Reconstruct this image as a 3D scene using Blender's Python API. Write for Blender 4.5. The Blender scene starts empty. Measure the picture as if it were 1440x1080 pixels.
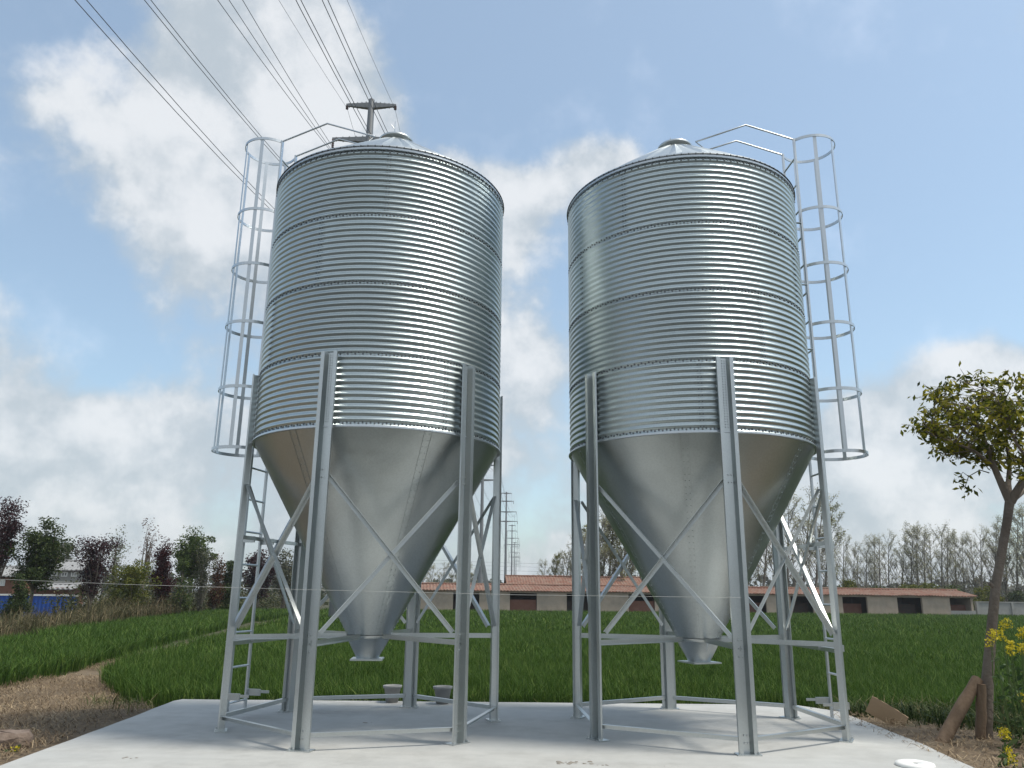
import bpy, math, random
import numpy as np
from mathutils import Vector, Matrix

random.seed(7)
RNG = np.random.default_rng(11)
PI = math.pi
scene = bpy.context.scene
COL = scene.collection

# ------------------------------------------------------------------ camera solve
FPX, PIT, ROL, EYE = 1099.0585, math.radians(14.9701), math.radians(.657), 1.4957
cF = np.array([0, math.cos(PIT), math.sin(PIT)])
cU0 = np.array([0, -math.sin(PIT), math.cos(PIT)])
cR0 = np.array([1., 0, 0])
cR = math.cos(ROL)*cR0 + math.sin(ROL)*cU0
cU = -math.sin(ROL)*cR0 + math.cos(ROL)*cU0
CAM = np.array([0, 0, EYE])

def ray(px, py):
    return cF + cR*(px-720)/FPX - cU*(py-540)/FPX
def at(px, py, Y):
    d = ray(px, py); return CAM + d*(Y/d[1])
def at_z(px, py, z):
    d = ray(px, py); return CAM + d*((z-EYE)/d[2])

cam = bpy.data.cameras.new('camera'); co = bpy.data.objects.new('camera', cam); COL.objects.link(co)
cam.sensor_width = 36; cam.lens = FPX/1440*36; cam.clip_start = .05; cam.clip_end = 5000
m = Matrix(((cR[0], cU[0], -cF[0]), (cR[1], cU[1], -cF[1]), (cR[2], cU[2], -cF[2])))
co.matrix_world = Matrix.Translation((0, 0, EYE)) @ m.to_4x4()
scene.camera = co

# ------------------------------------------------------------------ light and sky
SUN_EL, SUN_AZ = math.radians(65), math.radians(79)      # azimuth from -Y towards +X
sdir = Vector((math.sin(SUN_AZ)*math.cos(SUN_EL), -math.cos(SUN_AZ)*math.cos(SUN_EL), math.sin(SUN_EL)))
sl = bpy.data.lights.new('sun', 'SUN'); sl.energy = 2.6; sl.angle = math.radians(11); sl.color = (1, .94, .84)
so = bpy.data.objects.new('sun', sl); COL.objects.link(so)
so.rotation_euler = sdir.to_track_quat('Z', 'Y').to_euler(); so.location = (20, -5, 30)

W = bpy.data.worlds.new('World'); scene.world = W; W.use_nodes = True
nt = W.node_tree; N = nt.nodes; L = nt.links
N.clear()
def nd(tree, t, **k):
    n = tree.nodes.new(t)
    for a, b in k.items(): setattr(n, a, b)
    return n
out = nd(nt, 'ShaderNodeOutputWorld'); bg = nd(nt, 'ShaderNodeBackground'); bg.inputs[1].default_value = .15
sky = nd(nt, 'ShaderNodeTexSky', sky_type='NISHITA', sun_disc=False)
sky.sun_elevation = SUN_EL; sky.sun_rotation = math.atan2(sdir.x, sdir.y)
sky.air_density = 1.0; sky.dust_density = 1.6; sky.ozone_density = 1.2; sky.altitude = 50
tc = nd(nt, 'ShaderNodeTexCoord')
def wm(op, a, b=None, clamp=False):
    n = nd(nt, 'ShaderNodeMath', operation=op); n.use_clamp = clamp
    for i, v in enumerate((a, b)):
        if v is None: continue
        if isinstance(v, (int, float)): n.inputs[i].default_value = v
        else: L.new(v, n.inputs[i])
    return n.outputs[0]
def wv(op, a, b=None):
    n = nd(nt, 'ShaderNodeVectorMath', operation=op)
    for i, v in enumerate((a, b)):
        if v is None: continue
        if isinstance(v, tuple): n.inputs[i].default_value = v
        else: L.new(v, n.inputs[i])
    return n
D = tc.outputs['Generated']
def fbm(vec, scale, detail, rough, off):
    n = nd(nt, 'ShaderNodeTexNoise', noise_dimensions='3D')
    n.inputs['Scale'].default_value = scale; n.inputs['Detail'].default_value = detail; n.inputs['Roughness'].default_value = rough
    L.new(wv('ADD', vec, off).outputs[0], n.inputs['Vector']); return n.outputs[0]
# cumulus heaps stand at fixed compass directions: (pixel seen from here -> direction, spread, weight)
HEAPS = [(450, 90, .11, .42), (500, 190, .11, .40), (390, 120, .12, .30), (290, 90, .14, .36), (290, 230, .15, .36), (230, 330, .11, .30), (640, 20, .14, -.45), (60, 300, .14, -.28),
         (815, 215, .06, .50), (880, 225, .06, .46), (740, 280, .09, .40), (650, 260, .07, .40), (700, 370, .10, .30), (930, 300, .08, .24), (1120, 200, .22, -.35), (700, 130, .10, -.4), (900, 60, .2, -.35),
         (740, 490, .06, .3), (60, 165, .06, .16), (10, 110, .06, .10), (1430, 15, .06, .2),
         (1420, 530, .08, .36), (1330, 560, .09, .34), (1240, 600, .08, .30), (1100, 620, .12, .2), (1300, 400, .16, -.2),
         (40, 620, .06, .36), (130, 625, .06, .36), (230, 630, .06, .36), (10, 500, .04, .20), (330, 700, .2, .12), (900, 560, .2, .06), (60, 400, .08, .06), (150, 540, .08, -.2)]
def density(vec):
    # stretch so heaps flatten at their base; warp for ragged edges
    nz = fbm(vec, 5.5, 12, .60, (3.1, 7.7, 1.3))
    acc = wm('MULTIPLY', wm('SUBTRACT', nz, .5), 1.55)
    nb = fbm(vec, 1.4, 3, .5, (9.2, 1.1, 4.4))
    acc = wm('ADD', acc, wm('MULTIPLY', wm('SUBTRACT', nb, .5), .5))
    for px, py, r, w in HEAPS:
        d = ray(px, py); d = d/np.linalg.norm(d)
        dist = wv('DISTANCE', vec, tuple(float(x) for x in d)).outputs['Value']
        g = wm('MULTIPLY', dist, 1.0/r)
        g = wm('POWER', 2.718, wm('MULTIPLY', wm('MULTIPLY', g, g), -1.0))
        acc = wm('ADD', acc, wm('MULTIPLY', g, w))
    return acc
dens = density(D)
def smooth(v, a, b):
    n = nd(nt, 'ShaderNodeMapRange', interpolation_type='SMOOTHSTEP')
    L.new(v, n.inputs[0]); n.inputs[1].default_value = a; n.inputs[2].default_value = b; return n.outputs[0]
sep = nd(nt, 'ShaderNodeSeparateXYZ'); L.new(D, sep.inputs[0]); Zd = sep.outputs[2]
low = smooth(Zd, .42, .06)                                  # pale stratus towards the horizon
behind = smooth(sep.outputs[1], .25, -.35)                    # cloud bank added out of view, so the silos reflect less blue
dens2 = wm('ADD', wm('ADD', dens, wm('MULTIPLY', low, .36)), wm('MULTIPLY', behind, .34))
# cover takes in the added cloud behind the viewer
cover = smooth(dens2, .10, .46)
cover = wm('ADD', wm('MULTIPLY', cover, .62), .30)     # a thin high veil everywhere
# cloud tone: sunny heaps near white, thick undersides blue grey
up_ = fbm(wv('ADD', D, tuple(.05*x for x in sdir)).outputs[0], 5.5, 8, .60, (3.1, 7.7, 1.3)); here = fbm(D, 5.5, 8, .60, (3.1, 7.7, 1.3))
lit = wm('MULTIPLY', wm('SUBTRACT', here, up_), 2.4)        # thinner towards the sun = lit flank
tone = smooth(wm('ADD', wm('ADD', wm('MULTIPLY', cover, .25), wm('MULTIPLY', dens, .35)), lit), .05, .75)
cc = nd(nt, 'ShaderNodeMixRGB'); L.new(tone, cc.inputs[0])
cc.inputs[1].default_value = (2.5, 2.8, 3.05, 1); cc.inputs[2].default_value = (4.0, 4.1, 4.2, 1)
tint = nd(nt, 'ShaderNodeMixRGB', blend_type='MULTIPLY'); tint.inputs[0].default_value = 1
tint.inputs[2].default_value = (.92, 1.02, .97, 1)
L.new(sky.outputs[0], tint.inputs[1])
mx = nd(nt, 'ShaderNodeMixRGB'); L.new(cover, mx.inputs[0]); L.new(tint.outputs[0], mx.inputs[1]); L.new(cc.outputs[0], mx.inputs[2])
L.new(mx.outputs[0], bg.inputs[0]); L.new(bg.outputs[0], out.inputs[0])

scene.view_settings.view_transform = 'Standard'; scene.view_settings.look = 'None'
scene.view_settings.exposure = 0.53; scene.view_settings.gamma = 1

# ------------------------------------------------------------------ materials
def mat(name, base, rough=.8, metal=0., noise=None, bump=None, spec=.3, island=None, trans=0., extra=None):
    """noise: list of (scale, amount, colour2, detail); bump: (scale, strength, distance); island: [(pos, colour)...] ramp per leaf"""
    M = bpy.data.materials.new(name); M.use_nodes = True
    t = M.node_tree; b = t.nodes['Principled BSDF']
    b.inputs['Roughness'].default_value = rough; b.inputs['Metallic'].default_value = metal
    b.inputs['Specular IOR Level'].default_value = spec
    b.inputs['Base Color'].default_value = (*base, 1)
    src = None
    tco = nd(t, 'ShaderNodeTexCoord')
    if island:
        g = nd(t, 'ShaderNodeNewGeometry'); r = nd(t, 'ShaderNodeValToRGB')
        r.color_ramp.elements[0].position = island[0][0]; r.color_ramp.elements[0].color = (*island[0][1], 1)
        r.color_ramp.elements[1].position = island[-1][0]; r.color_ramp.elements[1].color = (*island[-1][1], 1)
        for p, c in island[1:-1]:
            e = r.color_ramp.elements.new(p); e.color = (*c, 1)
        t.links.new(g.outputs['Random Per Island'], r.inputs[0]); src = r.outputs[0]
    for (sc, amt, c2, det, st) in (noise or []):
        n = nd(t, 'ShaderNodeTexNoise'); n.inputs['Scale'].default_value = sc; n.inputs['Detail'].default_value = det
        n.inputs['Roughness'].default_value = .6
        mp = nd(t, 'ShaderNodeMapping'); mp.inputs['Scale'].default_value = st
        t.links.new(tco.outputs['Object'], mp.inputs[0]); t.links.new(mp.outputs[0], n.inputs['Vector'])
        r = nd(t, 'ShaderNodeMapRange'); r.inputs[1].default_value = .40; r.inputs[2].default_value = .66
        r.inputs[4].default_value = amt; t.links.new(n.outputs[0], r.inputs[0])
        x = nd(t, 'ShaderNodeMixRGB'); t.links.new(r.outputs[0], x.inputs[0])
        if src: t.links.new(src, x.inputs[1])
        else: x.inputs[1].default_value = (*base, 1)
        x.inputs[2].default_value = (*c2, 1); src = x.outputs[0]
    if src: t.links.new(src, b.inputs['Base Color'])
    if bump:
        n = nd(t, 'ShaderNodeTexNoise'); n.inputs['Scale'].default_value = bump[0]; n.inputs['Detail'].default_value = 6
        t.links.new(tco.outputs['Object'], n.inputs['Vector'])
        bb = nd(t, 'ShaderNodeBump'); bb.inputs['Strength'].default_value = bump[1]; bb.inputs['Distance'].default_value = bump[2]
        t.links.new(n.outputs[0], bb.inputs['Height']); t.links.new(bb.outputs[0], b.inputs['Normal'])
    if trans:
        tr = nd(t, 'ShaderNodeBsdfTranslucent'); ms = nd(t, 'ShaderNodeMixShader'); ms.inputs[0].default_value = trans
        if src: t.links.new(src, tr.inputs[0])
        else: tr.inputs[0].default_value = (*base, 1)
        o = t.nodes['Material Output']
        t.links.new(b.outputs[0], ms.inputs[1]); t.links.new(tr.outputs[0], ms.inputs[2]); t.links.new(ms.outputs[0], o.inputs[0])
    return M

I1 = (1, 1, 1)
def galv(name, base, rough, spangle, dist, panels=False):
    M = mat(name, base, rough, 1.0, noise=[(spangle, .5, tuple(c*.82 for c in base), 3, I1), (2.2, .5, tuple(c*.88 for c in base), 4, (1, 1, .5))], spec=.5)
    t = M.node_tree; b = t.nodes['Principled BSDF']; tco = t.nodes['Texture Coordinate']
    n = nd(t, 'ShaderNodeTexNoise'); n.inputs['Scale'].default_value = 3.0; n.inputs['Detail'].default_value = 5
    t.links.new(tco.outputs['Object'], n.inputs['Vector'])
    r = nd(t, 'ShaderNodeMapRange'); r.inputs[3].default_value = rough*.82; r.inputs[4].default_value = rough*1.22
    t.links.new(n.outputs[0], r.inputs[0]); t.links.new(r.outputs[0], b.inputs['Roughness'])
    v = nd(t, 'ShaderNodeTexNoise'); v.inputs['Scale'].default_value = 1.6; v.inputs['Detail'].default_value = 3
    t.links.new(tco.outputs['Object'], v.inputs['Vector'])
    bb = nd(t, 'ShaderNodeBump'); bb.inputs['Strength'].default_value = .25; bb.inputs['Distance'].default_value = dist
    t.links.new(v.outputs[0], bb.inputs['Height']); t.links.new(bb.outputs[0], b.inputs['Normal'])
    if panels:
        a = nd(t, 'ShaderNodeAttribute', attribute_name='panel'); q = nd(t, 'ShaderNodeMapRange'); q.inputs[3].default_value = .90; q.inputs[4].default_value = 1.06
        t.links.new(a.outputs['Fac'], q.inputs[0]); x = nd(t, 'ShaderNodeMixRGB', blend_type='MULTIPLY'); x.inputs[0].default_value = 1
        old = b.inputs['Base Color'].links[0].from_socket; t.links.new(old, x.inputs[1]); t.links.new(q.outputs[0], x.inputs[2]); t.links.new(x.outputs[0], b.inputs['Base Color'])
    return M
M_BODY = galv('galvanised_corrugated', (.57, .63, .635), .345, 55, .02, True)
M_CONE = galv('galvanised_sheet', (.55, .59, .595), .38, 45, .05, True)
M_LEG = galv('galvanised_section', (.58, .61, .61), .34, 70, .01)
M_BOLT = galv('zinc_bolt', (.22, .23, .235), .45, 70, .003)
M_BRACE = galv('galvanised_angle', (.66, .69, .69), .55, 70, .01)
M_ROD = galv('galvanised_bar', (.64, .67, .69), .38, 70, .005)
M_DARKSTEEL = mat('weathered_pylon_steel', (.24, .245, .25), .55, .6)
M_WIRE = mat('aluminium_conductor', (.10, .10, .11), .5, .5)
M_INS = mat('insulator_brown', (.10, .06, .05), .35)
M_CONC = mat('pale_concrete', (.44, .445, .43), .85, noise=[(.9, .75, (.35, .355, .35), 8, (.35, 2.6, 1)), (3.2, .55, (.53, .53, .51), 7, (.4, 2.4, 1)), (2.1, .75, (.24, .235, .22), 12, I1), (.45, .5, (.30, .30, .29), 10, (1, 1.8, 1)), (.6, .5, (.50, .50, .48), 8, I1), (1.1, .55, (.385,.39,.38), 6, (1, 2.2, 1)), (7, .35, (.49,.49,.47), 5, I1), (45, .25, (.35,.35,.335), 3, I1), (.45, .5, (.41,.42,.415), 3, (.6, 1.6, 1))], bump=(60, .15, .004), spec=.25)
M_CONCSIDE = M_CONC
M_SOIL = mat('field_soil', (.055, .05, .028), .95, noise=[(.8, .8, (.035, .06, .02), 5, I1), (9, .6, (.09, .07, .045), 4, I1)], bump=(8, .6, .04))
M_STRAWG = mat('straw_covered_earth', (.16, .125, .088), .95, noise=[(1.4, .8, (.12, .085, .055), 6, I1), (14, .8, (.24, .185, .115), 5, I1), (50, .6, (.09, .065, .045), 3, I1)], bump=(25, .9, .03))
M_STRAW = mat('dry_straw', (.4, .3, .17), .8, noise=[(1.1, .75, (.13, .09, .055), 5, I1)], island=[(0, (.10, .068, .04)), (.4, (.21, .15, .09)), (.75, (.33, .25, .15)), (1, (.44, .35, .23))])
M_WHEAT = mat('wheat_leaf', (.05, .12, .03), .65, spec=.12, trans=.30,
              island=[(0, (.012, .026, .007)), (.4, (.044, .095, .015)), (.8, (.092, .170, .028)), (1, (.21, .27, .07))],
              noise=[(.25, .55, (.046, .092, .015), 4, I1), (.9, .3, (.075, .135, .022), 4, I1)])
M_REED = mat('dry_reed', (.3, .22, .12), .8, trans=.15, noise=[(.35, .8, (.055, .06, .022), 4, I1)], island=[(0, (.035, .045, .018)), (.35, (.09, .07, .035)), (.65, (.19, .145, .08)), (.9, (.30, .24, .14)), (1, (.07, .10, .03))])
M_BARK = mat('tree_bark', (.17, .14, .115), .9, noise=[(9, .7, (.10, .08, .065), 5, (1, 1, .25)), (3, .4, (.23, .20, .17), 4, I1)], bump=(22, .8, .02))
M_TWIG = mat('grey_twig', (.23, .21, .18), .9, noise=[(2, .6, (.12, .105, .085), 3, I1)])
M_BUD = mat('spring_buds', (.3, .3, .2), .8, trans=.2, island=[(0, (.15, .16, .08)), (.5, (.25, .25, .15)), (1, (.35, .34, .24))])
M_BUD_OLIVE = mat('young_olive_leaf', (.2, .2, .08), .8, trans=.25, island=[(0, (.08, .09, .03)), (.5, (.16, .165, .05)), (1, (.24, .23, .10))])
def leafmat(n, a, b, c, tr=.28, rough=.5): return mat(n, b, rough, spec=.12, trans=tr, island=[(0, a), (.5, b), (1, c)])
M_LF_RIGHT = leafmat('laurel_leaf', (.04, .055, .010), (.14, .15, .02), (.32, .28, .04), .55, .6)
M_LF_DARK = leafmat('dark_green_leaf', (.022, .036, .014), (.05, .075, .026), (.10, .125, .042))
M_LF_PURPLE = leafmat('purple_plum_leaf', (.022, .012, .015), (.05, .024, .028), (.095, .045, .05))
M_LF_RED = leafmat('dark_red_leaf', (.025, .009, .010), (.06, .018, .020), (.10, .035, .033))
M_LF_YEL = leafmat('yellow_green_leaf', (.05, .07, .014), (.12, .14, .025), (.22, .21, .045))
M_LF_MID = leafmat('mid_green_leaf', (.03, .055, .016), (.075, .115, .03), (.15, .18, .055))
M_LF_GREY = leafmat('grey_green_leaf', (.06, .07, .045), (.11, .115, .075), (.17, .17, .12))
M_LF_BROWN = leafmat('rusty_leaf', (.05, .02, .012), (.10, .045, .025), (.15, .08, .045))
M_LF_PALE = leafmat('pale_new_leaf', (.12, .14, .09), (.19, .21, .13), (.26, .27, .18))
M_RAPELEAF = leafmat('rape_leaf', (.03, .06, .02), (.06, .11, .035), (.12, .16, .07))
M_YELLOW = mat('rape_petal', (.62, .50, .02), .6, trans=.25, island=[(0, (.42, .36, .015)), (1, (.75, .62, .04))])
M_STEM = mat('green_stem', (.09, .14, .04), .6)
M_TILE = mat('red_roof_tile', (.22, .11, .08), .9, noise=[(.5, .8, (.26, .15, .115), 5, I1), (5, .8, (.14, .075, .055), 6, I1), (1.7, .8, (.24, .18, .145), 6, I1)], spec=.1)
M_WALL = mat('dirty_plaster', (.46, .375, .295), .9, noise=[(.6, .7, (.42, .34, .27), 6, I1), (2.5, .6, (.52, .44, .36), 6, I1), (.7, .6, (.27, .25, .21), 8, I1)])
M_DARKWALL = mat('shade_dark_brick', (.055, .045, .04), .95, noise=[(3, .6, (.09, .05, .04), 4, I1)])  # brick colour darkened to hold the shade of the shed interior
M_GREYWALL = mat('grey_wall', (.33, .33, .32), .9, noise=[(.8, .6, (.26, .26, .25), 5, I1), (3, .5, (.40, .40, .38), 4, I1)])
M_BRICK = mat('brown_brick', (.19, .09, .065), .9, noise=[(1.5, .6, (.24, .13, .10), 4, I1)])
M_BLUE = mat('blue_sheet', (.025, .085, .36), .45, noise=[(.9, .5, (.035, .11, .42), 4, I1)])
M_WHITE = mat('white_paint', (.78, .78, .76), .6, noise=[(3, .3, (.68, .68, .66), 4, I1)])
M_GLASS = mat('dark_window', (.04, .05, .06), .12, spec=.6)
M_ROOFGREY = mat('grey_roof', (.28, .28, .28), .8, noise=[(2, .5, (.22, .22, .23), 4, I1)])
M_WOOD = mat('weathered_timber', (.17, .115, .075), .9, noise=[(5, .7, (.10, .07, .048), 5, (1, 1, .12)), (16, .5, (.25, .18, .125), 4, (1, 1, .1))], bump=(30, .7, .01))
M_CARD = mat('tan_cardboard', (.42, .30, .19), .9, noise=[(6, .4, (.34, .24, .15), 4, I1)])
M_POT = mat('grey_plastic', (.32, .32, .315), .6, noise=[(9, .5, (.22, .22, .215), 4, I1)])
M_PLASTIC = mat('white_plastic', (.82, .82, .80), .4)
M_BLACK = mat('hole_black', (.02, .02, .022), .6)
M_MUD = mat('dried_mud', (.26, .24, .21), .95, noise=[(12, .6, (.17, .155, .135), 4, I1)])
M_STRING = mat('pale_string', (.5, .5, .48), .6)
M_BLOCK = mat('weathered_block', (.22, .165, .13), .95, noise=[(6, .7, (.13, .095, .075), 5, I1), (20, .5, (.30, .24, .20), 4, I1)], bump=(14, .8, .03))

# ------------------------------------------------------------------ mesh helpers
class MB:
    def __init__(s): s.v = []; s.f = []; s.sm = []
    def add(s, vs, fs, smooth=False):
        o = len(s.v); s.v.extend([tuple(map(float, p)) for p in vs])
        for f in fs: s.f.append(tuple(i+o for i in f)); s.sm.append(smooth)
    def box(s, c, size, rz=0.):
        hx, hy, hz = size[0]/2, size[1]/2, size[2]/2; cz, sz = math.cos(rz), math.sin(rz)
        vs = [(c[0]+x*cz-y*sz, c[1]+x*sz+y*cz, c[2]+z) for x in (-hx, hx) for y in (-hy, hy) for z in (-hz, hz)]
        s.add(vs, [(0, 1, 3, 2), (4, 6, 7, 5), (0, 4, 5, 1), (2, 3, 7, 6), (0, 2, 6, 4), (1, 5, 7, 3)])
    def beam(s, p0, p1, w, h, up=(0, 0, 1), w1=None, h1=None):
        p0, p1 = Vector(p0), Vector(p1); d = (p1-p0).normalized(); a = d.cross(Vector(up)).normalized(); b = a.cross(d)
        w1 = w if w1 is None else w1; h1 = h if h1 is None else h1
        vs = []
        for p, ww, hh in ((p0, w, h), (p1, w1, h1)):
            for x, y in ((-1, -1), (1, -1), (1, 1), (-1, 1)): vs.append(p+a*x*ww/2+b*y*hh/2)
        s.add(vs, [(0, 1, 2, 3), (7, 6, 5, 4), (0, 4, 5, 1), (1, 5, 6, 2), (2, 6, 7, 3), (3, 7, 4, 0)])
    def angle(s, p0, p1, w, t, up):
        """L section: a flat leg plus a turned leg"""
        p0, p1 = Vector(p0), Vector(p1); d = (p1-p0).normalized(); a = d.cross(Vector(up)).normalized(); b = a.cross(d)
        prof = [(0, 0), (w, 0), (w, t), (t, t), (t, w), (0, w)]
        s.ext(prof, p0, p1, a, b)
    def ext(s, prof, p0, p1, a, b):
        n = len(prof); p0, p1 = Vector(p0), Vector(p1)
        vs = [p0+a*u+b*v for u, v in prof]+[p1+a*u+b*v for u, v in prof]
        fs = [(i, (i+1) % n, n+(i+1) % n, n+i) for i in range(n)]+[tuple(range(n))[::-1], tuple(range(n, 2*n))]
        s.add(vs, fs)
    def strip(s, prof, p0, p1, a, b, t):
        """open folded sheet of thickness t, extruded p0->p1"""
        pr = [Vector((u, v)) for u, v in prof]; off = []
        for i, p in enumerate(pr):
            ds = []
            if i > 0: ds.append((p-pr[i-1]).normalized())
            if i < len(pr)-1: ds.append((pr[i+1]-p).normalized())
            nn = sum((Vector((-d.y, d.x)) for d in ds), Vector((0, 0))).normalized()
            off.append(p+nn*t)
        n = len(pr); p0, p1 = Vector(p0), Vector(p1); vs = []
        for q in (p0, p1):
            for p in pr: vs.append(q+a*p.x+b*p.y)
            for p in off: vs.append(q+a*p.x+b*p.y)
        fs = []
        for i in range(n-1):
            fs += [(i, i+1, 2*n+i+1, 2*n+i), (n+i+1, n+i, 3*n+i, 3*n+i+1), (i+1, i, n+i, n+i+1), (2*n+i, 2*n+i+1, 3*n+i+1, 3*n+i)]
        fs += [(0, 2*n, 3*n, n), (n-1, 2*n-1, 4*n-1, 3*n-1)]
        s.add(vs, fs)
    def tube(s, pts, r, n=6, cap=True, closed=False):
        pts = [Vector(p) for p in pts]; m = len(pts); rs = r if hasattr(r, '__len__') else [r]*m; vs = []; ref = None
        for i, p in enumerate(pts):
            d = (pts[(i+1) % m]-pts[i-1]) if closed else (pts[min(i+1, m-1)]-pts[max(i-1, 0)])
            d.normalize()
            if ref is None:
                ref = d.orthogonal().normalized()
            ref = (ref-d*ref.dot(d)).normalized(); b = d.cross(ref)
            for k in range(n):
                a = 2*PI*k/n; vs.append(p+(ref*math.cos(a)+b*math.sin(a))*rs[i])
        fs = []
        for i in range(m if closed else m-1):
            j = (i+1) % m
            for k in range(n): fs.append((i*n+k, i*n+(k+1) % n, j*n+(k+1) % n, j*n+k))
        s.add(vs, fs, True)
        if cap and not closed:
            s.add(vs[:n], [tuple(range(n))[::-1]]); s.add(vs[-n:], [tuple(range(n))])
    def lathe(s, prof, n=48, c=(0, 0), smooth=True, a0=0.):
        vs = []; k = len(prof)
        for i in range(n):
            a = a0+2*PI*i/n
            for r, z in prof: vs.append((c[0]+r*math.cos(a), c[1]+r*math.sin(a), z))
        fs = []
        for i in range(n):
            j = (i+1) % n
            for q in range(k-1): fs.append((i*k+q, j*k+q, j*k+q+1, i*k+q+1))
        s.add(vs, fs, smooth)
    def bolt(s, p, nrm, r=.011, h=.010):
        p, nrm = Vector(p), Vector(nrm).normalized(); a = nrm.orthogonal().normalized(); b = nrm.cross(a); vs = []
        for q, rr in ((p-nrm*.002, r), (p+nrm*h, r*.85)):
            for k in range(6): vs.append(q+(a*math.cos(k*PI/3)+b*math.sin(k*PI/3))*rr)
        s.add(vs, [tuple(range(6, 12))]+[(k, (k+1) % 6, 6+(k+1) % 6, 6+k) for k in range(6)])
    def build(s, name, material, parent=None, loc=None, bevel=0.):
        me = bpy.data.meshes.new(name); me.from_pydata(s.v, [], s.f); me.polygons.foreach_set('use_smooth', s.sm)
        me.materials.append(material); me.update()
        o = bpy.data.objects.new(name, me); COL.objects.link(o)
        if parent: o.parent = parent
        if loc is not None: o.location = loc
        if bevel:
            bv = o.modifiers.new('bevel', 'BEVEL'); bv.width = bevel; bv.segments = 2; bv.limit_method = 'ANGLE'
        return o

def np_mesh(name, verts, faces4, material, parent=None, smooth=False, faces3=None):
    me = bpy.data.meshes.new(name)
    loops = []; tot = []
    if faces4 is not None and len(faces4): loops.append(faces4.reshape(-1)); tot.append(np.full(len(faces4), 4))
    if faces3 is not None and len(faces3): loops.append(faces3.reshape(-1)); tot.append(np.full(len(faces3), 3))
    lp = np.concatenate(loops).astype(np.int32); tt = np.concatenate(tot).astype(np.int32)
    st = np.concatenate([[0], np.cumsum(tt)[:-1]]).astype(np.int32)
    me.vertices.add(len(verts)); me.vertices.foreach_set('co', verts.astype(np.float32).reshape(-1))
    me.loops.add(len(lp)); me.loops.foreach_set('vertex_index', lp)
    me.polygons.add(len(tt)); me.polygons.foreach_set('loop_start', st); me.polygons.foreach_set('loop_total', tt)
    me.polygons.foreach_set('use_smooth', np.full(len(tt), smooth))
    me.materials.append(material); me.update(calc_edges=True); me.validate()
    o = bpy.data.objects.new(name, me); COL.objects.link(o)
    if parent: o.parent = parent
    return o

def tag(o, label=None, cat=None, group=None, kind=None):
    if label: o['label'] = label
    if cat: o['category'] = cat
    if group: o['group'] = group
    if kind: o['kind'] = kind
    return o
def thing(name, label, cat, loc=(0, 0, 0), rz=0., group=None):
    o = bpy.data.objects.new(name, None); COL.objects.link(o); o.empty_display_size = .2
    o.location = loc; o.rotation_euler = (0, 0, rz); return tag(o, label, cat, group)
def kids(o): return list(o.children)
def copy_tree(o, parent=None):
    c = o.copy(); COL.objects.link(c)
    if parent: c.parent = parent
    for ch in kids(o): copy_tree(ch, c)
    return c
def polar(r, a, z): return Vector((r*math.cos(a), r*math.sin(a), z))

# ------------------------------------------------------------------ the ground
PAD = [(-4.36, 6.35), (-4.40, 7.41), (-4.46, 8.66), (-4.64, 11.62), (-4.60, 11.80), (4.10, 11.93), (4.48, 11.35), (4.47, 10.56), (4.39, 8.93), (4.26, 7.78), (4.20, 6.4)]
def sstep(x, a, b):
    t = np.clip((x-a)/(b-a), 0, 1); return t*t*(3-2*t)
def hnoise(x, y):
    return (np.sin(x*1.7+1.3*np.sin(y*1.1))*np.cos(y*1.9+.7*np.sin(x*2.3))*.5+np.sin(x*4.1+y*3.3)*.25+np.sin(x*9.7-y*7.1+1.)*.12)
def gz(x, y):
    x = np.asarray(x, float); y = np.asarray(y, float)
    z = np.full(np.broadcast(x, y).shape, -.30)
    near = 1-sstep(y, 11.2, 12.6)
    z = z+.22*near*(1-sstep(-x, 4.9, 9.5))*(x < 0)+.24*near*(1-sstep(x, 5.4, 9.))*(x >= 0)
    z = z+.035*hnoise(x, y)*(1-sstep(np.hypot(x, y), 25, 60))*sstep(np.abs(x)+np.maximum(y-11, 0)*2, 4.3, 6.)
    under = (np.abs(x) < 4.2) & (y < 11.7) & (y > 6.5)
    return np.where(under, -.25, z)
def axis(lo, hi, step, ext):
    a = list(np.arange(lo, hi+1e-6, step)); s = step
    p = [a[-1]]; 
    while p[-1] < ext: s *= 1.28; p.append(p[-1]+s)
    s = step; q = [a[0]]
    while q[-1] > -ext: s *= 1.28; q.append(q[-1]-s)
    return np.array(sorted(set(q[1:]+a+p[1:])))
gx = axis(-14, 12, .22, 900); gy = axis(-3, 24, .22, 900)
X, Y = np.meshgrid(gx, gy, indexing='ij'); Z = gz(X, Y)
nx, ny = X.shape
idx = np.arange(nx*ny).reshape(nx, ny)
quads = np.stack([idx[:-1, :-1], idx[1:, :-1], idx[1:, 1:], idx[:-1, 1:]], -1).reshape(-1, 4)
gv = np.stack([X, Y, Z], -1).reshape(-1, 3)
tag(np_mesh('ground', gv, quads, M_SOIL, smooth=True), kind='structure')

def inpoly(x, y, poly):
    x = np.asarray(x); y = np.asarray(y); r = np.zeros(x.shape, bool); n = len(poly)
    for i in range(n):
        x0, y0 = poly[i]; x1, y1 = poly[(i+1) % n]
        with np.errstate(divide='ignore', invalid='ignore'):
            c = ((y0 > y) != (y1 > y)) & (x < (x1-x0)*(y-y0)/(y1-y0)+x0)
        r ^= c
    return r
STRAW_POLY = [(-3.9, 5.9), (-4.2, 11.0), (-5.3, 12.2), (-6.5, 14.2), (-8.0, 17.5), (-9.5, 24), (-10.9, 33), (-13.6, 50), (-14.6, 50), (-11.8, 33), (-10.5, 24), (-9.7, 18.5), (-10.6, 15.8), (-16, 15.), (-22, 10), (-18, 5)]
RIGHT_DIRT = [(4.0, 6.2), (4.2, 10.6), (4.3, 11.6), (4.75, 11.0), (5.3, 10.1), (6.4, 9.75), (9.5, 9.4), (11, 6.2)]
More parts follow.
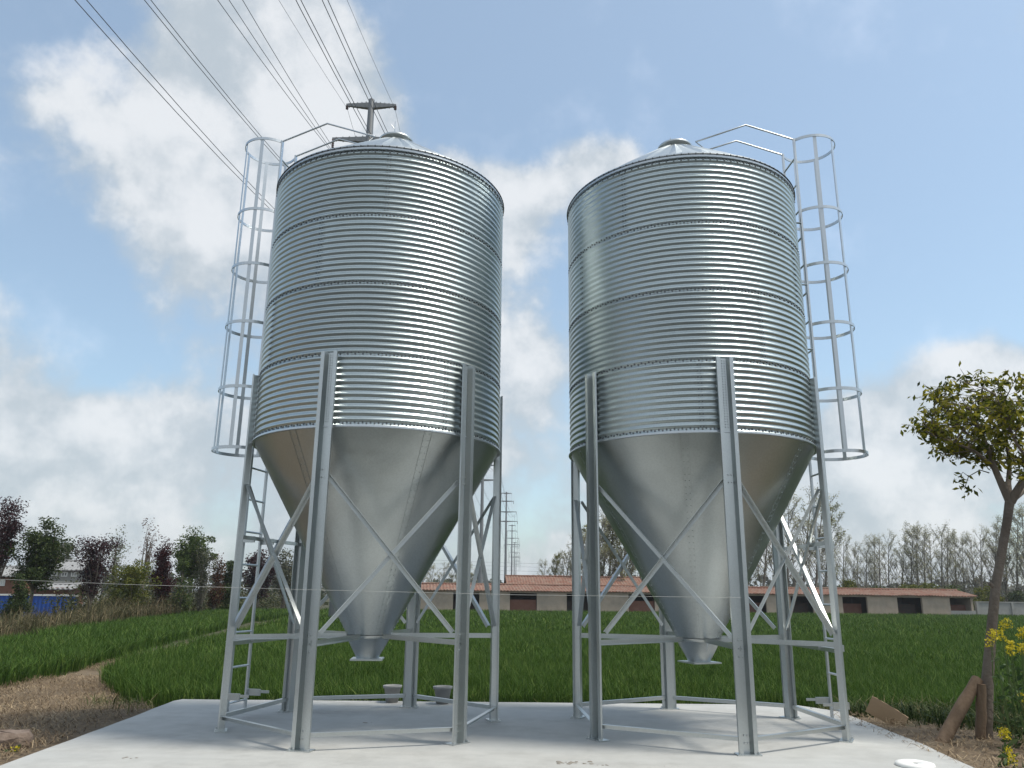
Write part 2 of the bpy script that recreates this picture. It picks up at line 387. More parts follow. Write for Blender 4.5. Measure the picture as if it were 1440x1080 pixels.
def patch(name, poly, material, dz=.006, step=.3):
    xs = np.array([p[0] for p in poly]); ys = np.array([p[1] for p in poly])
    ax = np.arange(xs.min(), xs.max()+step, step); ay = np.arange(ys.min(), ys.max()+step, step)
    X, Y = np.meshgrid(ax, ay, indexing='ij'); jx = RNG.uniform(-.1, .1, X.shape); jy = RNG.uniform(-.1, .1, X.shape)
    X = X+jx; Y = Y+jy
    Z = gz(X, Y)+dz+.03*np.maximum(0, RNG.normal(0, .5, X.shape)) 
    id_ = np.arange(X.size).reshape(X.shape)
    q = np.stack([id_[:-1, :-1], id_[1:, :-1], id_[1:, 1:], id_[:-1, 1:]], -1).reshape(-1, 4)
    cx = X.reshape(-1)[q].mean(1); cy = Y.reshape(-1)[q].mean(1)
    q = q[inpoly(cx, cy, poly)]
    u, inv = np.unique(q, return_inverse=True)
    v = np.stack([X, Y, Z], -1).reshape(-1, 3)[u]
    return tag(np_mesh(name, v, inv.reshape(-1, 4), material, smooth=True), kind='structure')
patch('path', STRAW_POLY, M_STRAWG, .012)
patch('dirt', RIGHT_DIRT, M_STRAWG, .012)

M_ADDED_GRAVEL = mat('added_dark_gravel', (.05, .055, .056), .95, noise=[(2, .6, (.035, .04, .04), 5, I1), (30, .6, (.085, .09, .09), 4, I1)], bump=(40, .6, .02))
def added_ground_sheet():  # dark ground added out of view, so the corrugations reflect dark neutral lines
    xs = np.linspace(-60, 60, 61); ys = np.linspace(-14, 5.6, 22); X, Y = np.meshgrid(xs, ys, indexing='ij'); Z = np.maximum(gz(X, Y), -.34)+.05+.012*RNG.random(X.shape); I = np.arange(X.size).reshape(X.shape)
    q = np.stack([I[:-1, :-1], I[1:, :-1], I[1:, 1:], I[:-1, 1:]], -1).reshape(-1, 4)
    tag(np_mesh('added_dark_ground', np.stack([X, Y, Z], -1).reshape(-1, 3), q, M_ADDED_GRAVEL, smooth=True), kind='structure')
added_ground_sheet()
# concrete pad
pm = MB(); n = len(PAD)
# subdivide edges so that the slab rim is slightly uneven
rim = []
for i in range(n):
    a, b = Vector(PAD[i]), Vector(PAD[(i+1) % n]); k = max(1, int((b-a).length/.35))
    for j in range(k):
        p = a.lerp(b, j/k); rim.append((p.x+random.uniform(-.010, .010), p.y+random.uniform(-.010, .010)))
nr = len(rim)
top = [(x*.9985, y-.004, 0.) for x, y in rim]; mid = [(x, y, -.016) for x, y in rim]; bot = [(x, y, -.34) for x, y in rim]
pm.add(top+mid+bot, [tuple(range(nr))]+[(i, i+nr, (i+1) % nr+nr, (i+1) % nr) for i in range(nr)]+[(i+nr, i+2*nr, (i+1) % nr+2*nr, (i+1) % nr+nr) for i in range(nr)])
tag(pm.build('concrete_pad', M_CONC), kind='structure')

# ------------------------------------------------------------------ blades (wheat, reeds, straw)
def blades(x, y, z, h, w, lean, name, material, segs=2, bend=.5):
    n = len(x); a = RNG.uniform(0, 2*PI, n); t = RNG.uniform(0, 2*PI, n)
    dx, dy = np.cos(a), np.sin(a); sx, sy = -np.sin(a+RNG.normal(0, .6, n)), np.cos(a+RNG.normal(0, .6, n))
    L0 = lean*h
    base = np.stack([x, y, z], 1); side = np.stack([sx*w/2, sy*w/2, np.zeros(n)], 1)
    mid = base+np.stack([dx*L0*.30, dy*L0*.30, h*.60], 1)
    tip = base+np.stack([dx*L0, dy*L0, h*(1-bend*np.minimum(lean, 1)*.45)], 1)
    V = np.stack([base-side*.7, base+side*.7, mid+side, mid-side, tip], 1).reshape(-1, 3)
    o = (np.arange(n)*5)[:, None]
    return V, o+np.array([[0, 1, 2, 3]]), o+np.array([[3, 2, 4]])
def make_blades(name, material, lots):
    Vs, Qs, Ts, off = [], [], [], 0
    for lot in lots:
        V, Q, T = blades(*lot, name, material)
        Vs.append(V); Qs.append(Q+off); Ts.append(T+off); off += len(V)
    return np_mesh(name, np.concatenate(Vs), np.concatenate(Qs), material, faces3=np.concatenate(Ts))
def scatter(poly, n):
    xs = [p[0] for p in poly]; ys = [p[1] for p in poly]; out = np.zeros((0, 2))
    while len(out) < n:
        p = np.stack([RNG.uniform(min(xs), max(xs), n), RNG.uniform(min(ys), max(ys), n)], 1)
        out = np.concatenate([out, p[inpoly(p[:, 0], p[:, 1], poly)]])
    return out[:n]
def area(poly):
    return abs(sum(poly[i][0]*poly[(i+1) % len(poly)][1]-poly[(i+1) % len(poly)][0]*poly[i][1] for i in range(len(poly))))/2
def lots_for(poly, dens, h, w, lean, clumpy=.0):
    n = int(area(poly)*dens); p = scatter(poly, n)
    if clumpy:
        p = p+RNG.normal(0, .03, p.shape)
    x, y = p[:, 0], p[:, 1]
    hh = h*(RNG.uniform(.60, 1.12, n))*(1+.14*hnoise(x*.45, y*.45)+.10*hnoise(x*1.7, y*1.7))
    return (x, y, gz(x, y)-.02, hh, w*RNG.uniform(.7, 1.3, n), np.abs(RNG.normal(lean, .22, n)))
# right-hand field: its near edge follows the pad, its left edge the straw path
W1 = [(-6.0, 13.1), (-5.4, 12.55), (-4.6, 12.35), (4.6, 12.45), (5.6, 11.9), (7.0, 11.2), (9.5, 10.8), (16, 12), (20, 20), (-9.1, 20), (-8.0, 16.3)]
W2 = [(-9.1, 20), (20, 20), (32, 34), (-11.0, 34), (-9.75, 25)]
W3 = [(-11.0, 34), (32, 34), (75, 74), (50, 75.8), (44, 76.2), (-7.5, 71.4), (-12, 71), (-16, 71), (-13.6, 50)]
tag(make_blades('wheat', M_WHEAT, [lots_for(W1, 1000, .48, .0085, .40), lots_for(W2, 330, .48, .015, .42), lots_for(W3, 60, .48, .036, .42)]),
    'dense dark green wheat field behind the concrete pad and silos', 'wheat', kind='stuff')
S1 = [(-9.2, 14.9), (-9.25, 17.6), (-10.75, 24), (-15.2, 24), (-17.5, 21), (-15.0, 13.4)]
S2 = [(-10.75, 24), (-12.3, 33), (-15.0, 48), (-20.3, 48), (-17.8, 33), (-15.2, 24)]
S3 = [(-14.4, 48), (-16.5, 66), (-24, 66), (-20.3, 48)]
tag(make_blades('wheat_strip', M_WHEAT, [lots_for(S1, 650, .50, .011, .45), lots_for(S2, 240, .50, .018, .45), lots_for(S3, 90, .50, .035, .45)]),
    'narrow strip of green wheat left of the straw path', 'wheat', kind='stuff')
R1 = [(-15.6, 16), (-17.7, 21), (-18, 33), (-20.5, 48), (-24.2, 66), (-29, 66), (-25, 48), (-23, 33), (-23, 16)]
rl = [list(lots_for(R1, 62, 1.0, .022, .75)), list(lots_for(R1, 20, 1.5, .02, .40))]
for q in rl: q[3] = q[3]*np.where(q[0]/q[1] < -.52, .68, 1.05)
tag(make_blades('dry_reeds', M_REED, rl), 'band of dry tan reeds and weeds below the left trees', 'reeds', kind='stuff')
GAP = [(4.35, 11.95), (4.7, 11.25), (5.2, 10.35), (5.7, 9.95), (6.6, 9.75), (9, 9.6), (9.5, 10.9), (7, 11.3), (5.6, 12.0), (4.6, 12.5)]
GAPB = [(-4.6, 11.9), (4.3, 12.05), (4.6, 12.5), (-4.8, 12.4)]
tag(make_blades('low_weeds', leafmat('dark_weed_blade', (.010, .02, .007), (.03, .055, .014), (.09, .11, .035)), [lots_for(GAP, 380, .26, .013, .8), lots_for(GAPB, 300, .30, .012, .7)]), 'low dark weeds in the gap between pad rim and wheat', 'weeds', kind='stuff')
# weeds at the foot of the field and along the pad rim
wl = []
for poly, d_, h_, w_ in (([(4.2, 11.6), (4.6, 12.2), (6.0, 11.6), (7.2, 10.6), (6.9, 10.0), (5.6, 10.7)], 160, .34, .010), ([(-4.75, 10.6), (-4.9, 11.9), (-5.7, 12.7), (-6.6, 13.4), (-6.4, 12.4), (-5.2, 11.0)], 90, .28, .012),
                         ([(5.6, 9.0), (5.9, 10.2), (7.5, 9.9), (9, 9.2), (8, 8.2), (6.4, 8.2)], 55, .32, .014), ([(-4.5, 11.86), (4.2, 12.0), (4.3, 12.4), (-4.6, 12.3)], 60, .30, .012)):
    wl.append(lots_for(poly, d_, h_, w_, .6))
for poly, d_, h_ in (([(5.45, 8.7), (5.6, 9.7), (7.2, 9.9), (8.4, 9.0), (7.4, 8.2), (6.0, 8.0)], 150, .62), ([(5.0, 7.6), (5.2, 8.3), (6.4, 8.3), (6.6, 7.4)], 70, .30)):
    wl.append(lots_for(poly, d_, h_, .014, .5))
tag(make_blades('weeds', leafmat('weed_blade', (.05, .07, .025), (.11, .125, .05), (.24, .21, .10)), wl), 'straggling pale weeds along the rim of the concrete pad', 'weeds', kind='stuff')
def straw_lot(poly, n, ln):
    p = scatter(poly, n); x, y = p[:, 0], p[:, 1]; a = RNG.uniform(0, 2*PI, n); l = ln*RNG.uniform(.4, 1.2, n); w = RNG.uniform(.002, .0045, n)
    z = gz(x, y)+.02+RNG.uniform(0, .05, n); tl = RNG.normal(0, .14, n)
    d = np.stack([np.cos(a)*l, np.sin(a)*l, tl*l], 1); s_ = np.stack([-np.sin(a)*w, np.cos(a)*w, np.zeros(n)], 1); b = np.stack([x, y, z], 1)
    up = np.stack([np.zeros(n), np.zeros(n), RNG.uniform(0, .05, n)], 1)
    V = np.stack([b-s_, b+s_, b+d*.5+s_+up, b+d*.5-s_+up, b+d], 1).reshape(-1, 3); o = (np.arange(n)*5)[:, None]
    return V, o+np.array([[0, 1, 2, 3]]), o+np.array([[3, 2, 4]])
Vs, Qs, Ts, off = [], [], [], 0
for poly, n_, l_ in (([(-4.5, 6), (-4.75, 11.2), (-5.3, 12.2), (-6.5, 14.2), (-8.0, 17.5), (-10.6, 16), (-12, 14), (-11, 8)], 34000, .19), ([(-9.6, 18.5), (-10.4, 24), (-9.6, 24), (-8.2, 18)], 3500, .22), (RIGHT_DIRT, 6500, .17)):
    V, Q, T = straw_lot(poly, n_, l_); Vs.append(V); Qs.append(Q+off); Ts.append(T+off); off += len(V)
tag(np_mesh('dry_straw', np.concatenate(Vs), np.concatenate(Qs), M_STRAW, faces3=np.concatenate(Ts)), 'loose dry straw strewn over the bare earth beside the pad', 'straw', kind='stuff')

# ------------------------------------------------------------------ the grain silos
RB, ZR, ZT = 1.506, 3.215, .8416
ZE = ZR+4*ZT
def tint_panels(o, key):
    """each rolled sheet keeps its own zinc tone"""
    r_ = np.random.default_rng(5); tones = r_.uniform(.0, 1., 64); at_ = o.data.attributes.new('panel', 'FLOAT', 'POINT')
    at_.data.foreach_set('value', [float(tones[key(v.co) % 64]) for v in o.data.vertices])
def make_silo():
    root = thing('grain_silo', 'left galvanised grain silo with ladder cage on its left, pylon behind its roof', 'silo')
    # corrugated body
    nw, per, na = 48, 8, 192
    zs = []; rs = []
    p = ZT/12
    for i in range(nw*per+1):
        z = ZR+p*i/per; zs.append(z); rs.append(RB+.0088*math.cos(2*PI*i/per))
    for q in range(5):                                          # flat lap at each sheet joint
        pass
    m = MB()
    ang = np.linspace(0, 2*PI, na, endpoint=False); zz = np.array(zs); rr = np.array(rs)
    V = np.stack([np.outer(np.cos(ang), rr), np.outer(np.sin(ang), rr), np.broadcast_to(zz, (na, len(zz)))], -1).reshape(-1, 3)
    k = len(zz); I = np.arange(na*k).reshape(na, k); J = np.roll(I, -1, 0)
    Q = np.stack([I[:, :-1], J[:, :-1], J[:, 1:], I[:, 1:]], -1).reshape(-1, 4)
    bo = np_mesh('body', V, Q, M_BODY, root, smooth=True)
    tint_panels(bo, lambda v: int(min(3, max(0, (v.z-ZR)//ZT)))*7+int(((math.atan2(v.y, v.x)-.52*int(min(3, max(0, (v.z-ZR)//ZT)))-.35) % (2*PI))/(2*PI/3)))
    # bolt lines of the sheet joints, as one fastening part
    b = MB()
    for q in range(0, 5):
        z0 = ZR+q*ZT
        for dz, ph in ((-p*.25, 0), (-p*.25-.012, .5)):
            for i in range(110):
                a = 2*PI*(i+ph)/110
                zq = z0+dz+(.055 if q == 0 else 0); 
                if q == 4: zq = z0-.036+dz
                r = RB+.0088*math.cos(2*PI*(zq-ZR)/p)
                b.bolt(polar(r, a, zq), polar(1, a, 0), .012, .010)
    for q in range(4):
        for j in range(3):
            a = 2*PI*(j/3)+q*.52+.35
            for i in range(11):
                z = ZR+q*ZT+p*(i+.75)
                r = RB+.0088*math.cos(2*PI*(z-ZR)/p)
                for da in (-.012, .012): b.bolt(polar(r, a+da, z), polar(1, a, 0), .0085, .008)
    for i in range(112):
        a = 2*PI*i/112; b.box(polar(1.5205, a, ZE+.008), (.010, .013, .020), a)
    b.build('bolt', M_BOLT, root)
    # ring where hopper meets body
    s = MB(); s.lathe([(RB+.002, ZR+.010), (RB+.013, ZR+.008), (RB+.014, ZR-.003), (RB+.024, ZR-.006), (RB+.024, ZR-.016), (RB-.005, ZR-.018)], 128, smooth=False)
    s.build('bottom_ring', M_ROD, root)
    # hopper
    h = MB(); prof = [(RB-.006, ZR-.01)]
    for i in range(1, 25): t = i/24; prof.append((RB-.006+(.245-RB+.006)*t, ZR-.01+(.985-ZR+.01)*t))
    h.lathe(prof, 144)
    slope = math.atan2(RB-.25, ZR-.985)
    for j in range(6):
        a0 = j*PI/3+.22
        for i in range(34):
            t = (i+.5)/34; r = RB-.006+(.245-RB+.006)*t; z = ZR-.01+(.985-ZR+.01)*t
            for da in (-.022/r, .022/r): h.bolt(polar(r, a0+da, z), polar(1, a0, -math.tan(slope)), .008, .006)
    # overlap edge of each cone sheet
    hop = h.build('hopper', M_CONE, root); tint_panels(hop, lambda v: 40+int(((math.atan2(v.y, v.x)-.22) % (2*PI))/(PI/3)))
    c = MB()
    for j in range(6):
        a0 = j*PI/3+.22
        for e in (-1, 1):
            pts0 = polar(RB-.004, a0+e*.030, ZR-.014); pts1 = polar(.247, a0+e*.10, .99)
            c.beam(pts0, pts1, .003, .003, polar(1, a0, 0))
    c.build('seam', M_CONE, hop)
    o = MB(); o.lathe([(.262, 1.0), (.262, .965), (.252, .962), (.132, .745), (.132, .735)], 48); outl = o.build('outlet', M_LEG, hop)
    # flange plate with the discharge hole
    o = MB(); o.box((0, 0, .728), (.37, .37, .016), .3); outl2 = o.build('outlet_flange', M_LEG, hop)
    o = MB(); o.tube([(.02, -.262, .99), (.02, -.29, .97), (.02, -.268, .86)], .006, 6); o.build('slide_handle', M_ROD, hop)
    # roof
    r = MB(); slope_r = (7.56-ZE-.02)/(1.532-.2)
    nseg = 24; vs = []; fs = []; 
    for i in range(nseg*4):
        a = 2*PI*i/(nseg*4); rib = .018 if i % 4 == 0 else 0.
        for rad in (1.532, 1.2, .8, .4, .2):
            vs.append(polar(rad, a, ZE+.005+(1.532-rad)*slope_r+rib*(0 if rad > 1.5 else 1 if rad > .25 else .3)))
    for i in range(nseg*4):
        j = (i+1) % (nseg*4)
        for q in range(4): fs.append((i*5+q, j*5+q, j*5+q+1, i*5+q+1))
    r.add(vs, fs)
    rf = r.build('roof', M_CONE, root)
    e = MB(); e.lathe([(1.505, ZE-.032), (1.523, ZE-.030), (1.517, ZE+.028), (1.49, ZE+.032)], 128, smooth=False)
    e.build('eave_flange', M_ROD, rf)
    hl = MB(); hl.lathe([(.205, 7.46), (.205, 7.565), (.238, 7.568), (.240, 7.60), (.23, 7.612), (.14, 7.632), (0.001, 7.64)], 40); hl.build('hatch', M_LEG, rf)
    rd = MB(); rd.tube([(-.02, .12, 7.63), (-.02, .12, 7.84)], .007, 6); rd.tube([(-.02, .12, 7.72), (.03, .15, 7.78)], .006, 6); rd.build('hatch_lever', M_ROD, rf)
    # legs: folded hat section, lips outward
    for kx in range(6):
        a = PI/6+kx*PI/3; u = Vector((-math.sin(a), math.cos(a), 0)); v = Vector((math.cos(a), math.sin(a), 0)); l = MB()
        prof = [(-.098, .052), (-.094, .070), (-.052, .070), (-.032, 0), (.032, 0), (.052, .070), (.094, .070), (.098, .052)]
        p0 = v*1.520
        l.strip(prof[::-1], p0+Vector((0, 0, .012)), p0+Vector((0, 0, 4.035)), u, v, .005)
        for i in range(26):
            z = 3.26+i*.030
            for du in (-.014, .014): l.bolt(p0+u*du+v*.004+Vector((0, 0, z)), v, .007, .008)
        for z in (.10, .17, .90, .98, 1.06, 2.66, 2.74):
            for du in (-.017, .017): l.bolt(p0+u*du+v*.004+Vector((0, 0, z)), v, .009, .010)
        lg = l.build('leg', M_LEG, root)
        f = MB(); f.beam(p0+v*.035-u*.12+Vector((0, 0, .006)), p0+v*.035+u*.12+Vector((0, 0, .006)), .13, .012)
        for e_ in (-.095, .095): f.bolt(p0+v*.085+u*e_+Vector((0, 0, .012)), (0, 0, 1), .012, .02)
        f.build('base_plate', M_LEG, lg)
    # bracing
    def legpt(kx, z, du=0., r=1.515):
        a = PI/6+kx*PI/3; return polar(r, a, z)+Vector((-math.sin(a), math.cos(a), 0))*du
    for kx in range(6):
        a = PI/6+kx*PI/3+PI/6; n_ = polar(1, a, 0)
        m1 = MB(); m1.angle(legpt(kx, 2.70, .06), legpt(kx+1, 1.10, -.06), .045, .004, n_); m1.bolt(legpt(kx, 2.68, .07)+n_*.01, n_); m1.build('brace', M_BRACE, root)
        m2 = MB(); m2.angle(legpt(kx, 1.10, .06, 1.488), legpt(kx+1, 2.70, -.06, 1.488), .045, .004, n_); m2.build('brace', M_BRACE, root)
        m3 = MB(); m3.angle(legpt(kx, .165, .05, 1.545), legpt(kx+1, .165, -.05, 1.545), .045, .005, n_); m3.build('base_tie', M_LEG, root)
        aa = PI/6+kx*PI/3; m4 = MB(); m4.angle(polar(1.53, aa, .955), polar(.255, aa, .965), .055, .005, (0, 0, 1)); m4.build('spoke', M_LEG, root)
    # ladder on local +X, hooped cage outside it
    lad = thing('ladder', None, None); lad.parent = root; del_ = lad
    RL, HW, ZTOP = 1.64, .2, 7.69
    for e in (-1, 1):
        st = MB(); st.beam((RL, e*HW, .05), (RL, e*HW, ZTOP), .045, .022, (1, 0, 0)); st.build('stile', M_ROD, lad)
    for i in range(19):
        z = .2+.4*i; rg = MB(); rg.tube([(RL, -HW, z), (RL, HW, z)], .013, 8); rg.build('rung', M_ROD, lad)
    for z in (.30, .93, 2.12):
        br = MB()
        if z > .5: br.angle(legpt(-1, z, .05, 1.56), legpt(0, z, -.05, 1.56), .045, .005, (1, 0, 0))
        xo = 1.56*math.cos(PI/6)
        if z > .5: br.build('cross_tie', M_LEG, lad)
        for e in (-1, 1):
            br = MB(); br.box((1.565, e*(HW+.035), z-.02), (.19, .022, .075)); br.box((1.42, e*(HW+.035), z-.01), (.13, .012, .03)); br.build('bracket', M_LEG, lad)
    for z in (3.6, 4.6, 5.5, 6.4):
        for e in (-1, 1):
            br = MB(); br.beam((RB-.02, e*HW, z), (RL, e*HW, z), .04, .008); br.build('bracket', M_LEG, lad)
    cage = thing('ladder_cage', None, None); cage.parent = root
    CX, CR = 1.935, .35; a1 = math.acos((RL-CX)/CR)
    for z in (7.67, 6.58, 5.77, 4.94, 4.05, 3.25):
        hb = MB(); pts = []; K = 36
        for i in range(K+1):
            a = -a1+2*a1*i/K; pts.append((CX+CR*math.cos(a), CR*math.sin(a)))
        vs = []; fs = []
        for i, (x, y) in enumerate(pts):
            dx, dy = (x-CX)/CR, y/CR
            for ro, zo in ((-.004, -.02), (.004, -.02), (.004, .02), (-.004, .02)): vs.append((x+dx*ro, y+dy*ro, z+zo))
        for i in range(K):
            for q in range(4): fs.append((i*4+q, i*4+(q+1) % 4, i*4+4+(q+1) % 4, i*4+4+q))
        fs += [(0, 1, 2, 3), tuple(K*4+q for q in (3, 2, 1, 0))]
        hb.add(vs, fs); hb.build('hoop', M_ROD, cage)
    for a in (-1.75, -.9, 0, .9, 1.75):
        vb = MB(); q = Vector((CX+(CR-.008)*math.cos(a), (CR-.008)*math.sin(a), 0)); vb.beam(q+Vector((0, 0, 3.235)), q+Vector((0, 0, 7.685)), .046, .006, (math.cos(a), math.sin(a), 0)); vb.build('cage_bar', M_ROD, cage)
    # gable shaped handrails to the hatch
    for e in (-1, 1):
        hr = MB()
        pts = [(RL, e*HW, 7.68), (.97, e*HW, 7.885), (.25, e*HW*.9, 7.60), (.42, e*HW*1.1, 7.42)]
        hr.tube(pts, .012, 8); hr.build('handrail', M_ROD, root)
    return root
silo = make_silo()
silo.location = (-1.665, 9.730, 0); silo.rotation_euler.z = math.radians(167.664)
silo['group'] = 'pair of grain silos on the concrete pad'
silo2 = copy_tree(silo); silo2.location = (2.263, 9.815, 0); silo2.rotation_euler.z = math.radians(2.687)
silo2['label'] = 'right galvanised grain silo with ladder cage on its right, nearer the small tree'

# ------------------------------------------------------------------ pylons and wires
ROW = .042
ARMS = [(34.45, 1.75), (31.75, 2.55), (28.15, 3.5), (24.95, 3.9)]
def make_pylon():
    root = thing('transmission_pylon', 'nearest steel power pylon, its T shaped top showing above the left silo roof', 'pylon', group='power pylons receding behind the silos')
    p = MB(); p.tube([(0, 0, -.3), (0, 0, 12), (0, 0, 24), (0, 0, 34.9)], [.55, .42, .31, .21], 10); p.build('pole', M_DARKSTEEL, root)
    for z, hl in ARMS:
        for e in (-1, 1):
            a = MB(); a.beam((e*.15, 0, z-.05), (e*hl, 0, z+.02), .30, .42, (0, 0, 1), .13, .16)
            for i in range(5):
                t = (i+.5)/5; x = e*(.2+(hl-.25)*t); w = .36-.2*t; a.box((x, 0, z), (.06, w, w+.08))
            ao = a.build('crossarm', M_DARKSTEEL, root)
            iz = MB(); top_ = z-.05; ln = .25 if hl < 2 else .85
            iz.lathe([(.001, top_)]+[(r_, top_-ln*q/12) for q in range(13) for r_ in ((.05, ) if q % 2 else (.10, ))]+[(.001, top_-ln)], 8, (e*(hl-.06), 0)); iz.build('insulator', M_INS, ao)
    return root
py = make_pylon(); PYL = [(48, -10.1, -.3), (168, -6.1, -.3), (268, -1.47, -.3), (400, .87, -.3), (540, 2.9, -.3), (690, 5.2, -.3)]
plab = [None, 'second pylon, seen between the legs of the left silo', 'third pylon, just right of the left silo back leg',
        'fourth pylon, small and grey above the long shed roof', 'fifth pylon, smaller still, nearly in line with the fourth', 'farthest and tiniest pylon of the receding line']
for i, (Yp, Xp, Zp) in enumerate(PYL):
    o = py if i == 0 else copy_tree(py); o.location = (Xp, Yp, 0)
    if plab[i]: o['label'] = plab[i]
def wire(name, label, off, z, px0, px_y=0., rad=.017):
    A = np.array([PYL[0][1]+off, PYL[0][0]])
    d = ray(px0, px_y); k = (A[0]-ROW*A[1])/(d[0]-ROW*d[1]); t = k*d[1]-A[1]; zq = EYE+k*d[2]
    c = .0017; b = (zq-z-c*t*t)/t; pts = []
    for i in range(25):
        tt = -108+108*i/24
        zz = z+b*tt+c*tt*tt if tt > -70 else None
        if zz is None: continue
        pts.append((A[0]+ROW*tt, A[1]+tt, zz))
    for (y0, x0, _), (y1, x1, _) in zip(PYL[:-1], PYL[1:]):
        sag = (y1-y0)**2*.0017/4
        for i in range(1, 13):
            s_ = i/12; pts.append((x0+(x1-x0)*s_+off, y0+(y1-y0)*s_, z-4*sag*s_*(1-s_)))
    w = MB(); w.tube(pts, rad, 5); o = w.build(name, M_WIRE)
    return tag(o, label, 'power wire', 'overhead wires of the power line')
wire('power_wire', 'thin earth wire meeting the left tip of the nearest pylon top arm', -1.68, 34.2, 392, rad=.011)
wire('power_wire', 'thin earth wire meeting the right tip of the nearest pylon top arm', 1.68, 34.2, 488, rad=.011)
tw = [(-2.62, 30.85, 306, 'power wire of the close set of three left of the pylon, its leftmost'), (-2.50, 30.85, 322, 'power wire of the close set of three left of the pylon, its middle one'), (-2.30, 30.85, 341, 'power wire of the close set of three left of the pylon, its rightmost'),
      (-3.55, 27.25, 203, 'left wire of the twin pair crossing the top of the ladder cage'), (-3.40, 27.25, 212, 'right wire of the twin pair crossing the top of the ladder cage'),
      (-3.92, 24.05, 105, 'left wire of the twin pair farthest to the left in the sky'), (-3.72, 24.05, 121.5, 'right wire of the twin pair farthest to the left in the sky'),
      (2.75, 27.25, 416, 'left wire of the twin pair passing just left of the pylon top'), (2.90, 27.25, 423, 'right wire of the twin pair passing just left of the pylon top'),
      (3.60, 27.25, 453, 'left wire of the twin pair passing just right of the pylon top'), (3.75, 27.25, 461, 'right wire of the twin pair passing just right of the pylon top')]
for off, z, px0, lab in tw: wire('power_wire', lab, off, z, px0)
for i, (py_, nm) in enumerate(((786, 'highest'), (791, 'second'), (797, 'third'), (803, 'lowest'))):
    a = at(560, py_-1, 330); b = at(1010, py_+7, 330); w = MB()
    w.tube([(a[0]+(b[0]-a[0])*t, 330, a[2]+(b[2]-a[2])*t-3.0*4*t*(1-t)*.4) for t in np.linspace(0, 1, 16)], .045, 4)
    tag(w.build('distant_cable', M_WIRE), f'{nm} of the faint level cables crossing the gap above the shed roof', 'power wire', 'faint cables above the shed')
# thin pale line strung in front of the silos
sw = MB(); a = at_z(1043, 841, 1.44); a = at(1043, 840.5, 8.19); b = at(421, 829, 8.02); c = at(-60, 812, 8.3)
sw.tube([tuple(a), tuple((a+b)/2-np.array([0, 0, .012])), tuple(b), tuple((b+c)/2-np.array([0, 0, .010])), tuple(c)], .0015, 5)
tag(sw.build('string', M_STRING), 'thin pale string stretched across the front of the silo legs', 'string')

# ------------------------------------------------------------------ sheds and walls behind the field
pL, pR = at(575, 850, 72.), at(1371, 850, 77.)
shedO = Vector((pL[0], pL[1], -.32)); ux = Vector((pR[0]-pL[0], pR[1]-pL[1], 0)); SLEN = ux.length; ux.normalize(); uy = Vector((-ux.y, ux.x, 0)); SRZ = math.atan2(ux.y, ux.x)
def along(px):      # distance along the shed front for a picture column
    d = ray(px, 848); A = np.array([[d[0], -ux.x], [d[1], -ux.y]]); k, s = np.linalg.solve(A, [shedO.x, shedO.y]); return float(s)
shed = thing('farm_shed', 'long low farm shed with red tiled roof and dark open doorways behind the field', 'shed', shedO, SRZ)
OPEN = [(637, 674), (717, 755), (797, 831), (884, 921), (965, 1000), (1043, 1078), (1112, 1144), (1185, 1220), (1262, 1297), (1336, 1371)]
OP = [(along(a), along(b)) for a, b in OPEN]
EH, RH, DEP, TH = 2.02, 2.56, 5.6, .24
w = MB(); x = 0.; segs = []
for a, b in OP:
    segs.append((x, a)); x = b
segs.append((x, SLEN))
for a, b in segs:
    if b-a > .05: w.box(((a+b)/2, TH/2, (EH-.2)/2), (b-a, TH, EH-.2))
w.box((SLEN/2, TH/2, EH-.1), (SLEN, TH-.006, .2))
w.build('front_wall', M_WALL, shed)
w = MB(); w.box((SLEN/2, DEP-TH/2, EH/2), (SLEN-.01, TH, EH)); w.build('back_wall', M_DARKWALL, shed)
for e in (TH/2, SLEN-TH/2):
    w = MB(); prof = [(TH+.003, 0), (DEP-TH-.003, 0), (DEP-TH-.003, EH-.04), (DEP/2, RH-.16), (TH+.003, EH-.04)]
    w.ext([(p[0], p[1]) for p in prof], (e-TH/2+.003, 0, 0), (e+TH/2-.003, 0, 0), Vector((0, 1, 0)), Vector((0, 0, 1))); w.build('gable_wall', M_WALL, shed)
for i in range(1, len(OP)):
    c = (OP[i-1][1]+OP[i][0])/2
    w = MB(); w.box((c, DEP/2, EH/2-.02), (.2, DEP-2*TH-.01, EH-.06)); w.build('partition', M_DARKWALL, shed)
for i, (a, b) in enumerate(OP):
    d = MB(); d.box(((a+b)/2, TH+.9, .6), (b-a-.1, .1, 1.2)); 
    if i in (1, 3): d.box(((a+b)/2, TH+.06, .62), (b-a-.06, .05, 1.24))
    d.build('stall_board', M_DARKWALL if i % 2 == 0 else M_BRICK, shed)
lw = MB(); a, b = OP[-1]; lw.box(((a+b)/2, TH/2, .33), (b-a-.006, TH-.05, .66)); lw.build('low_wall', M_GREYWALL, shed)
